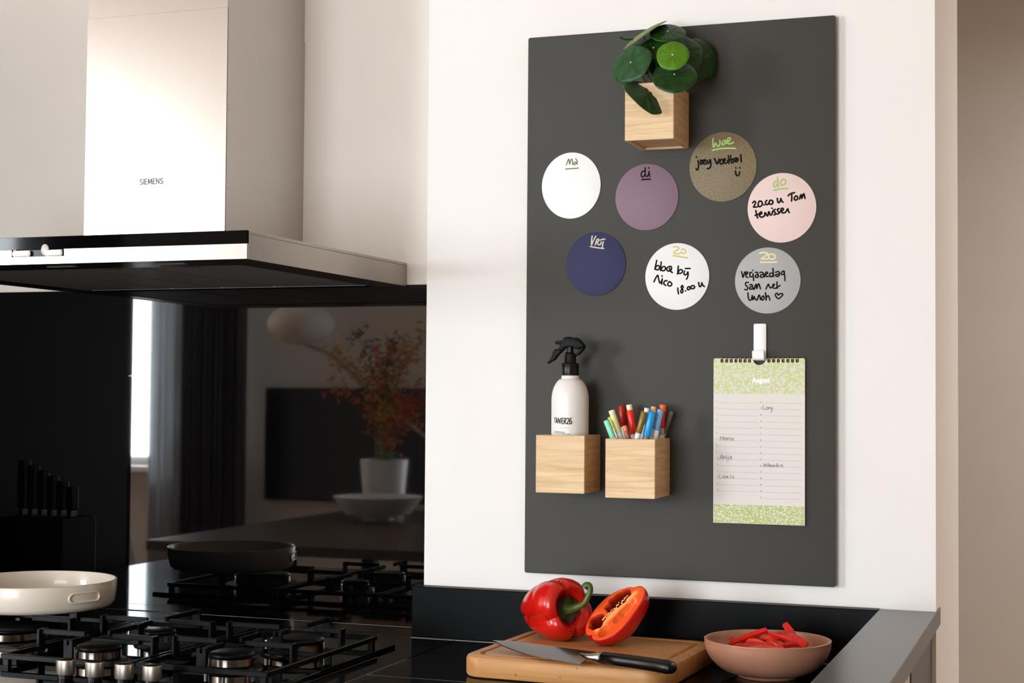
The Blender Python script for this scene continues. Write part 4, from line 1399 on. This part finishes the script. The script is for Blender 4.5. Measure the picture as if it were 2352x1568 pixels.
# outer skin
KO = 20
nb = len(V)
for k in range(1, KO + 1):
    s = k / KO
    for i in range(N):
        a = 2 * math.pi * i / N
        p = outl(a)
        lob = 1 - 0.06 * (1 - abs(math.sin(1.5 * a + 0.3))) * math.sin(s * math.pi)
        sc_ = (1.0 + 0.10 * math.sin(s * math.pi)) * math.cos(s * math.pi / 2) ** 0.62 * lob if s < 1 else 0.0
        V.append(P0 + ua * p.x * sc_ + va * p.y * sc_ - nh * (0.0006 + 0.056 * s ** 0.95))
for k in range(KO):
    for i in range(N):
        a0 = (K * N if k == 0 else nb + (k - 1) * N)
        b0 = nb + k * N
        j = (i + 1) % N
        F.append([a0 + i, b0 + i, b0 + j, a0 + j])
        fm.append(1)
zmin = min(v.z for v in V)
dz = ZT + 0.0003 - zmin
V = [v + Vector((0, 0, dz)) for v in V]
P0 = P0 + Vector((0, 0, dz))
fl = mat('pepper_cut_face', (238, 84, 26), 0.36)
_nt = fl.node_tree
_at = _nt.nodes.new('ShaderNodeAttribute')
_at.attribute_name = 'flesh_colour'
_nt.links.new(_at.outputs['Color'], _nt.nodes['Principled BSDF'].inputs['Base Color'])
ho = mesh('pepper_half', V, F, None, r, smooth=True, mats=[fl, M['red']], fm=fm)
ca = ho.data.color_attributes.new('flesh_colour', 'FLOAT_COLOR', 'POINT')
for i_, c_ in enumerate(vc):
    ca.data[i_].color = (c_.x, c_.y, c_.z, 1.0)
for i_ in range(len(vc), len(V)):
    ca.data[i_].color = (SKINC.x, SKINC.y, SKINC.z, 1.0)
random.seed(5)
for i in range(20):
    u = 0.036 - 0.058 * i / 19
    v = 0.0045 + random.uniform(-0.0015, 0.003)
    c = P0 + ua * u + va * v + nh * (0.0012 + random.uniform(-0.001, 0.001))
    SV, SF = lathe_vf([(0.0, -0.0009), (0.0014, -0.0004), (0.0016, 0.0), (0.0014, 0.0004), (0.0, 0.0009)], 8)
    qq = Vector((0, 0, 1)).rotation_difference((nh + Vector((random.uniform(-.6, .6), random.uniform(-.6, .6), random.uniform(-.6, .6)))).normalized())
    mesh('seed', [c + qq @ s for s in SV], SF, M['seed'], r, smooth=True)

# ================================================================== knife
tipw = Vector((0.046, -0.302, ZT + 0.0012))
endw = Vector((0.386, -0.418, ZT + 0.0012))
dirk = (endw - tipw)
LK = dirk.length
yawk = math.atan2(dirk.y, dirk.x)
r = root('chef_knife', 'chef knife with black riveted handle lying on the cutting board', 'knife', tipw, rot=(0, 0, yawk))
th = math.radians(16)
# local: x along the knife, y towards the wall, blade plane tilted, edge in front
HB = 0.046
XB = 0.209


def blade_pt(x, wv, d):       # wv 0 = spine ... 1 = edge
    yy = 0.012 - wv * HB * math.cos(th)
    zz = 0.0148 - wv * HB * math.sin(th)
    return Vector((x, yy - d * math.sin(th), zz + d * math.cos(th)))


outline_sp, outline_ed = [], []
for i in range(25):
    t = i / 24
    x = XB * t
    wv = 0.10 + 0.90 * (1 - (1 - t) ** 2.3) ** 0.85
    outline_sp.append((x, 0.10 * (1 - min(1, t * 4)) ** 1.5))
    outline_ed.append((x, wv if t > 0 else 0.12))
V, F = [], []
for i in range(25):
    (x, a), (_, b) = outline_sp[i], outline_ed[i]
    tk = 0.0011 * min(1, 0.25 + i / 8)
    m1 = a + (b - a) * 0.93
    V += [blade_pt(x, a, tk), blade_pt(x, m1, tk * 0.55), blade_pt(x, b, 0.00005), blade_pt(x, b, -0.00005), blade_pt(x, m1, -tk * 0.55), blade_pt(x, a, -tk)]
for i in range(24):
    for j in range(6):
        k2 = (j + 1) % 6
        F.append([i * 6 + j, i * 6 + k2, (i + 1) * 6 + k2, (i + 1) * 6 + j])
F += [[5, 4, 3, 2, 1, 0], [24 * 6 + j for j in range(6)]]
mesh('blade', V, F, M['blade'], r, local=True)


def sect(x, cy, cz, hy, hz, n=20, p=2.6):
    out = []
    for i in range(n):
        a = 2 * math.pi * i / n
        c, s = math.cos(a), math.sin(a)
        out.append(Vector((x, cy + hy * math.copysign(abs(c) ** (2 / p), c), cz + hz * math.copysign(abs(s) ** (2 / p), s))))
    return out


def loft(secs):
    n = len(secs[0])
    V = [v for s in secs for v in s]
    F = []
    for k in range(len(secs) - 1):
        for i in range(n):
            j = (i + 1) % n
            F.append([k * n + i, k * n + j, (k + 1) * n + j, (k + 1) * n + i])
    F.append(list(reversed(range(n))))
    F.append([(len(secs) - 1) * n + i for i in range(n)])
    return V, F


V, F = loft([sect(XB - 0.024, 0.0030, 0.0128, 0.0050, 0.0008), sect(XB - 0.010, 0.0000, 0.0115, 0.0100, 0.0030), sect(XB + 0.004, -0.001, 0.0105, 0.0120, 0.0058), sect(XB + 0.014, 0.0, 0.0105, 0.0115, 0.0088), sect(XB + 0.022, 0.0, 0.0105, 0.0113, 0.0092)])
mesh('bolster', V, F, M['steel'], r, smooth=True, local=True)
hx0 = XB + 0.0221
V, F = loft([sect(hx0, 0, 0.0105, 0.0115, 0.0095), sect(hx0 + 0.03, 0.0005, 0.0105, 0.0125, 0.0098), sect(hx0 + 0.07, 0.0, 0.0105, 0.0118, 0.0098), sect(hx0 + 0.105, -0.002, 0.0105, 0.0128, 0.0100), sect(hx0 + 0.124, -0.005, 0.0105, 0.0138, 0.0100), sect(hx0 + 0.132, -0.006, 0.0105, 0.0118, 0.0085), sect(hx0 + 0.135, -0.006, 0.0105, 0.008, 0.005)])
hd = mesh('handle', V, F, M['black_plastic'], r, smooth=True, local=True)
for dx in (0.018, 0.058, 0.100):
    V, F = lathe_vf([(0.0026, 0.0), (0.0024, 0.0006), (0.0, 0.0008)], 12, (hx0 + dx, 0.002, 0.0201))
    o = mesh('rivet', V, F, M['chrome'], hd, smooth=True, local=True)

# ================================================================== bowl and strips
bcx = Vector((0.4855, -0.172, ZC))
RB, HBW = 0.1035, 0.060
r = root('terracotta_bowl', 'wide terracotta pink bowl holding cut red pepper strips', 'bowl', bcx)
prof = [(0.0, 0.0015), (0.040, 0.0015), (0.044, 0.0002), (0.049, 0.0002), (0.051, 0.003), (0.052, 0.006)]
for k in range(1, 13):
    s = k / 12
    prof.append((0.052 + (RB - 0.052) * math.sin(s * math.pi / 2) ** 0.95, 0.006 + (HBW - 0.006) * (1 - math.cos(s * math.pi / 2)) ** 0.9))
prof += [(RB + 0.0006, HBW + 0.0012), (RB - 0.0012, HBW + 0.0022), (RB - 0.0042, HBW + 0.0012)]
inner = []
for k in range(0, 13):
    s = 1 - k / 12
    inner.append((0.0 + (RB - 0.0055) * math.sin(s * math.pi / 2) ** 0.75, 0.0085 + (HBW - 0.0090) * (1 - math.cos(s * math.pi / 2))))
prof += inner
mesh('bowl_body', *lathe_vf(prof, 96, bcx), M['terracotta'], r, smooth=True)


def strip_mesh(L, W_, T, bend, tw):
    secs = []
    for i in range(13):
        t = i / 12 - 0.5
        x = L * t
        z = bend * (1 - (2 * t) ** 2)
        w_ = W_ * (1 - 0.25 * abs(2 * t) ** 3)
        a = tw * t
        c, s = math.cos(a), math.sin(a)
        sec = []
        for yy, zz in ((-w_ / 2, -T / 2), (w_ / 2, -T / 2), (w_ / 2, T / 2), (-w_ / 2, T / 2)):
            sec.append(Vector((x, yy * c - zz * s, z + yy * s + zz * c)))
        secs.append(sec)
    n = 4
    V = [v for q_ in secs for v in q_]
    F, fm = [], []
    for k in range(12):
        for i in range(4):
            j = (i + 1) % 4
            F.append([k * 4 + i, k * 4 + j, (k + 1) * 4 + j, (k + 1) * 4 + i])
            fm.append(1 if i == 0 else 0)
    F += [[3, 2, 1, 0], [48, 49, 50, 51]]
    fm += [1, 1]
    return V, F, fm


def strip(pxa, pya, pxb, pyb, ya, yb, W_, T, bend, roll, label, flip=False):
    A_ = oy(pxa, pya, ya)
    B_ = oy(pxb, pyb, yb)
    d_ = B_ - A_
    V, F, fm = strip_mesh(d_.length, W_ * 1.35, T * 1.15, bend, 0.5)
    xd = d_.normalized()
    zd = Vector((0, 0, 1)) - xd * xd.z
    zd.normalize()
    yd = zd.cross(xd)
    mtx = Matrix((xd, yd, zd)).transposed().to_quaternion() @ Quaternion((1, 0, 0), roll)
    me = mesh('pepper_strip', V, F, None, None, smooth=False, local=True, mats=[M['strip'], M['strip_flesh']] if not flip else [M['strip_flesh'], M['strip']], fm=fm, label=label, cat='pepper strip', group='red pepper strips in the bowl')
    me.location = (A_ + B_) / 2
    me.rotation_mode = 'QUATERNION'
    me.rotation_quaternion = mtx
    md = me.modifiers.new('round', 'BEVEL')
    md.width = 0.0012
    md.segments = 2
    return me


PILE = 'short red pepper strip lying in the pile in the bowl'
strip(1673, 1482, 1762, 1446, -0.178, -0.165, 0.007, 0.0055, 0.002, 0.5, 'long straight red pepper strip slanting up to the right across the pile')
strip(1802, 1432, 1838, 1480, -0.140, -0.160, 0.0085, 0.006, 0.0, 0.9, 'red pepper strip standing up steeply at the right of the bowl')
strip(1762, 1456, 1852, 1484, -0.150, -0.185, 0.014, 0.006, 0.008, 0.3, 'broad curved red pepper strip sloping down to the right of the bowl')
strip(1733, 1460, 1790, 1474, -0.150, -0.160, 0.013, 0.006, 0.007, 0.5, 'rounded paler red pepper piece in the middle of the pile', True)
strip(1680, 1464, 1690, 1486, -0.150, -0.185, 0.007, 0.006, 0.001, 0.2, 'short red pepper end poking up at the left of the pile')
for a in ((1705, 1480, 1780, 1490, -0.195, -0.205, 0.010, 0.006, 0.004, 0.2, PILE), (1715, 1474, 1765, 1488, -0.185, -0.200, 0.010, 0.006, 0.005, 0.8, PILE, True), (1762, 1476, 1800, 1488, -0.190, -0.205, 0.012, 0.006, 0.004, 0.1, PILE),
          (1790, 1486, 1850, 1480, -0.205, -0.175, 0.008, 0.006, 0.003, 0.2, PILE), (1722, 1488, 1800, 1492, -0.215, -0.218, 0.008, 0.006, 0.002, 0.0, PILE, True), (1690, 1484, 1740, 1489, -0.200, -0.210, 0.008, 0.006, 0.003, 0.4, PILE),
          (1770, 1486, 1815, 1470, -0.18, -0.15, 0.010, 0.006, 0.003, 0.6, PILE), (1700, 1476, 1760, 1470, -0.165, -0.140, 0.010, 0.006, 0.002, 0.1, PILE)):
    strip(*a)

# ================================================================== the room seen mirrored in the splashback
TZ = 0.775
r = root('dining_table', 'dark wooden dining table mirrored in the black splashback', 'table', (-2.0, -3.35, 0))
mesh('table_top', *box_vf(-2.6, -1.0, -4.6, -2.55, TZ - 0.04, TZ, 0.004, 1), wood('dark_oak', (92, 74, 60), (60, 46, 36), (3, 40, 40), 1.0, 0.35), r)
for x in (-2.5, -1.1):
    for y in (-4.5, -2.65):
        mesh('leg', *box_vf(x - 0.035, x + 0.035, y - 0.035, y + 0.035, 0, TZ - 0.0405, 0.003, 1), M['black_matt'], r)


def scale_at(Y):
    a, b = mir(800, 1100, Y), mir(900, 1100, Y)
    return (b.x - a.x) / 100 / 1.06


yb_ = -3.85
c = mir(868, 1185, yb_)
s = scale_at(yb_)
R0 = 100 * s
V, F = lathe_vf([(0, 0), (R0 * 0.34, 0), (R0 * 0.34, 0.01), (R0 * 0.30, 0.022), (R0 * 0.72, 0.034), (R0, 0.115), (R0 * 0.97, 0.115), (R0 * 0.68, 0.045), (0, 0.036)], 48, (c.x, c.y, TZ + 0.0005))
mesh('serving_bowl', V, F, M['white_plastic'], base=(c.x, c.y, TZ), label='white footed bowl on the dining table, mirrored in the splashback', cat='bowl', smooth=False)
yv = -4.25
c = mir(882, 1120, yv)
s = scale_at(yv)
R1 = 53 * s
r = root('flower_pot', 'white pot of orange autumn branches mirrored in the splashback', 'vase', (c.x, c.y, TZ))
zt = mir(882, 1055, yv).z
V, F = lathe_vf([(0, 0), (R1 * 0.8, 0), (R1, zt - TZ), (R1 * 0.94, zt - TZ), (R1 * 0.76, 0.02), (0, 0.02)], 40, (c.x, c.y, TZ + 0.0005))
mesh('pot', V, F, M['white_plastic'], r, smooth=False)
ORA = [mat('blossom_orange', (206, 110, 40), 0.7), mat('blossom_red', (176, 62, 44), 0.7), mat('blossom_yellow', (196, 150, 60), 0.7), mat('foliage_olive', (58, 66, 30), 0.7)]
random.seed(11)
for k in range(22):
    tx, ty = random.uniform(760, 985), random.uniform(760, 960)
    tp = mir(tx, ty, yv + random.uniform(-0.2, 0.2))
    b0 = Vector((c.x + random.uniform(-.04, .04), c.y + random.uniform(-.04, .04), TZ + 0.03))
    md_ = Vector((c.x + (tp.x - c.x) * 0.25, c.y + (tp.y - c.y) * 0.25, zt + (tp.z - zt) * 0.55))
    pts = smooth_pts([b0, md_, tp], 6)
    V, F = tube_vf(pts, [0.004 - 0.003 * i / len(pts) for i in range(len(pts))], 6)
    br_ = mesh('branch', V, F, M['stem'], r)
    parts = []
    for j in range(60):
        pp = pts[random.randint(5, len(pts) - 1)] + Vector((random.gauss(0, .028), random.gauss(0, .028), random.gauss(0, .03)))
        rr = random.uniform(0.006, 0.016)
        LV, LF = lathe_vf([(0, -rr * 1.8), (rr * 0.45, -rr * 0.3), (rr * 0.4, rr * 0.4), (0, rr * 1.8)], 5)
        qr = Vector((0, 0, 1)).rotation_difference(Vector((random.uniform(-1, 1), random.uniform(-1, 1), random.uniform(-.2, 1))).normalized())
        LV = [pp + qr @ v for v in LV]
        parts.append((LV, LF))
    mesh('blossoms', *join(parts), ORA[k % 4 if k % 5 else 0], br_, kind='stuff')
# arc lamp
yl = -4.95
c = mir(692, 745, yl)
s = scale_at(yl)
R2 = 76 * s
r = root('arc_floor_lamp', 'arc floor lamp with white oval shade mirrored in the splashback', 'floor lamp', (c.x + 1.35, yl, 0))
V, F = lathe_vf([(R2 * math.sin(math.pi * i / 16) if 0 < i < 16 else 0.0, -R2 * 0.62 * math.cos(math.pi * i / 16)) for i in range(17)], 40, c)
mesh('lamp_shade', V, F, mat('paper_shade', (226, 222, 216), 0.7), r, smooth=True)
cc_ = mir(720, 780, yl)
pts = [c + Vector((0.02, 0, -R2 * 0.60)), mir(760, 815, yl), mir(800, 850, yl), mir(835, 885, yl), Vector((c.x + 1.2, yl, 0.75)), Vector((c.x + 1.35, yl, 0.045))]
V, F = tube_vf(smooth_pts(pts, 6), 0.012, 10)
mesh('arc_pole', V, F, M['steel_dark'], r, smooth=True)
mesh('lamp_base', *lathe_vf([(0, 0.001), (0.17, 0.001), (0.17, 0.035), (0.15, 0.045), (0, 0.045)], 40, (c.x + 1.35, yl, 0)), M['black_matt'], r)
# dark panel on the back wall
a, b = mir(612, 890, YBACK + 0.03), mir(1040, 1160, YBACK + 0.03)
r = root('television', 'dark flat screen on the back wall mirrored in the splashback', 'television', ((a.x + b.x) / 2, YBACK, b.z))
mesh('bezel', *box_vf(a.x, b.x, YBACK + 0.002, YBACK + 0.045, b.z, a.z, 0.003, 1), M['black_plastic'], r)
mesh('screen', *box_vf(a.x + 0.012, b.x - 0.012, YBACK + 0.0452, YBACK + 0.047, b.z + 0.012, a.z - 0.012), mat('screen_black', (10, 11, 13), 0.25), r)
# curtains beside the window
def curtain(x0, x1, m, label, y):
    N = 90
    V, F = [], []
    for i in range(N + 1):
        x = x0 + (x1 - x0) * i / N
        yy = y + 0.045 * math.sin(i * 0.75) + 0.012 * math.sin(i * 1.9)
        V += [Vector((x, yy, 0.02)), Vector((x, yy, 2.5))]
    n0 = len(V)
    V += [v + Vector((0, 0.006, 0)) for v in V]
    for i in range(N):
        F.append([2 * i, 2 * i + 2, 2 * i + 3, 2 * i + 1])
        F.append([n0 + 2 * i, n0 + 2 * i + 1, n0 + 2 * i + 3, n0 + 2 * i + 2])
        F.append([2 * i + 1, 2 * i + 3, n0 + 2 * i + 3, n0 + 2 * i + 1])
        F.append([2 * i, n0 + 2 * i, n0 + 2 * i + 2, 2 * i + 2])
    F.append([0, 1, n0 + 1, n0])
    F.append([2 * N, n0 + 2 * N, n0 + 2 * N + 1, 2 * N + 1])
    mesh('curtain', V, F, m, base=((x0 + x1) / 2, y, 0.02), smooth=True, label=label, cat='curtain')


xc0 = mir(352, 900, YBACK + 0.30).x
xc1 = mir(425, 900, YBACK + 0.30).x
xc2 = mir(560, 900, YBACK + 0.30).x
sheer = mat('pale_curtain', (226, 224, 222), 0.8)
_nt = sheer.node_tree
_tr = _nt.nodes.new('ShaderNodeBsdfTranslucent')
_tr.inputs[0].default_value = (0.75, 0.78, 0.82, 1)
_mx = _nt.nodes.new('ShaderNodeMixShader')
_mx.inputs[0].default_value = 0.6
_nt.links.new(_nt.nodes['Principled BSDF'].outputs[0], _mx.inputs[1])
_nt.links.new(_tr.outputs[0], _mx.inputs[2])
_nt.links.new(_mx.outputs[0], _nt.nodes['Material Output'].inputs[0])
curtain(xc0, xc1 - 0.01, sheer, 'pale grey curtain next to the bright window, mirrored in the splashback', YBACK + 0.30)
curtain(xc1, xc2, mat('dark_curtain', (70, 68, 68), 0.85), 'dark grey curtain right of the pale one, mirrored in the splashback', YBACK + 0.30)
tag = bpy.data.objects
V, F = tube_vf([(WX0 - 0.05, YBACK + 0.30, 2.515), (xc2 + 0.1, YBACK + 0.30, 2.515)], 0.010, 10)
mesh('curtain_rail', V, F, M['black_matt'], base=(WX0, YBACK + 0.30, 2.515), label='black curtain rail above the garden window', cat='curtain rail')
# tall black oven tower at the left end of the worktop
r = root('oven_tower', 'tall black oven cabinet at the left end of the worktop, mirrored in the splashback', 'cabinet', (XT - 0.3, -0.26, 0))
mesh('carcass', *box_vf(XT - 0.60, XT, -0.62, YB + 0.005, 0, 2.25, 0.002, 1), M['black_matt'], r)
for za, zb2 in ((0.09, 0.604), (1.4155, 2.245)):
    dd = mesh('door', *box_vf(XT - 0.597, XT - 0.003, -0.642, -0.6205, za, zb2, 0.002, 1), M['black_matt'], r)
    mesh('handle', *box_vf(XT - 0.45, XT - 0.15, -0.662, -0.6425, za + 0.03, za + 0.045, 0.002, 1), M['black_matt'], dd)
ov = mesh('oven_front', *box_vf(XT - 0.597, XT - 0.003, -0.642, -0.6205, 0.605, 1.415, 0.002, 1), M['hood_glass'], r)
mesh('oven_handle', *box_vf(XT - 0.52, XT - 0.08, -0.672, -0.6425, 1.22, 1.235, 0.003, 1), M['black_matt'], ov)
# dining chair
pch = mir(420, 1100, -4.35)
r = root('dining_chair', 'grey shell dining chair at the far side of the table, mirrored in the splashback', 'chair', (-3.2, -3.5, 0))
shell = mat('chair_grey', (150, 150, 150), 0.5)
V, F = [], []
for i in range(13):
    for j in range(9):
        u = (j / 8 - 0.5) * 0.46
        t = i / 12
        if t < 0.5:
            x, z = -0.22 + 0.44 * (1 - t * 2) + 0.0, 0.45 + 0.02 * (2 * t) ** 2
        else:
            s_ = (t - 0.5) * 2
            x, z = -0.22 - 0.10 * s_, 0.47 + 0.40 * s_
        V.append(Vector((-3.2 + x + 0.25 * u * u, -3.5 + u * (1 - 0.25 * max(0, t - 0.7)), z + 0.35 * u * u)))
for i in range(12):
    for j in range(8):
        a = i * 9 + j
        F.append([a, a + 1, a + 10, a + 9])
n0 = len(V)
V += [v + Vector((0.0, 0, 0.008)) for v in V]
F += [[i + n0 for i in reversed(f)] for f in F]
mesh('seat_shell', V, F, shell, r, smooth=True)
for sx in (-0.18, 0.16):
    for sy in (-0.18, 0.18):
        V, F = tube_vf([(-3.2 + sx * 0.7, -3.5 + sy * 0.7, 0.452), (-3.2 + sx * 1.1, -3.5 + sy * 1.1, 0.0)], 0.011, 8)
        mesh('leg', V, F, M['black_matt'], r)
# knife block at the far left of the worktop
r = root('knife_block', 'black knife block beside the hob, mirrored dimly in the splashback', 'knife block', (-1.30, -0.13, ZC))
mesh('block', *box_vf(-1.388, -1.215, -0.20, -0.06, ZC + 0.0003, ZC + 0.17, 0.006, 2), M['black_matt'], r)
for k in range(6):
    x = -1.380 + 0.027 * k
    h = ZC + 0.30 - 0.012 * k
    ko = root('kitchen_knife', 'black handled kitchen knife standing in the knife block', 'knife', (x + 0.01, -0.13, ZC + 0.1705), 'knives in the block')
    mesh('handle', *box_vf(x, x + 0.018, -0.145, -0.115, ZC + 0.185, h, 0.004, 2), M['black_plastic'], ko)
    mesh('bolster', *box_vf(x + 0.003, x + 0.015, -0.142, -0.118, ZC + 0.1706, ZC + 0.1849), M['steel_dark'], ko)
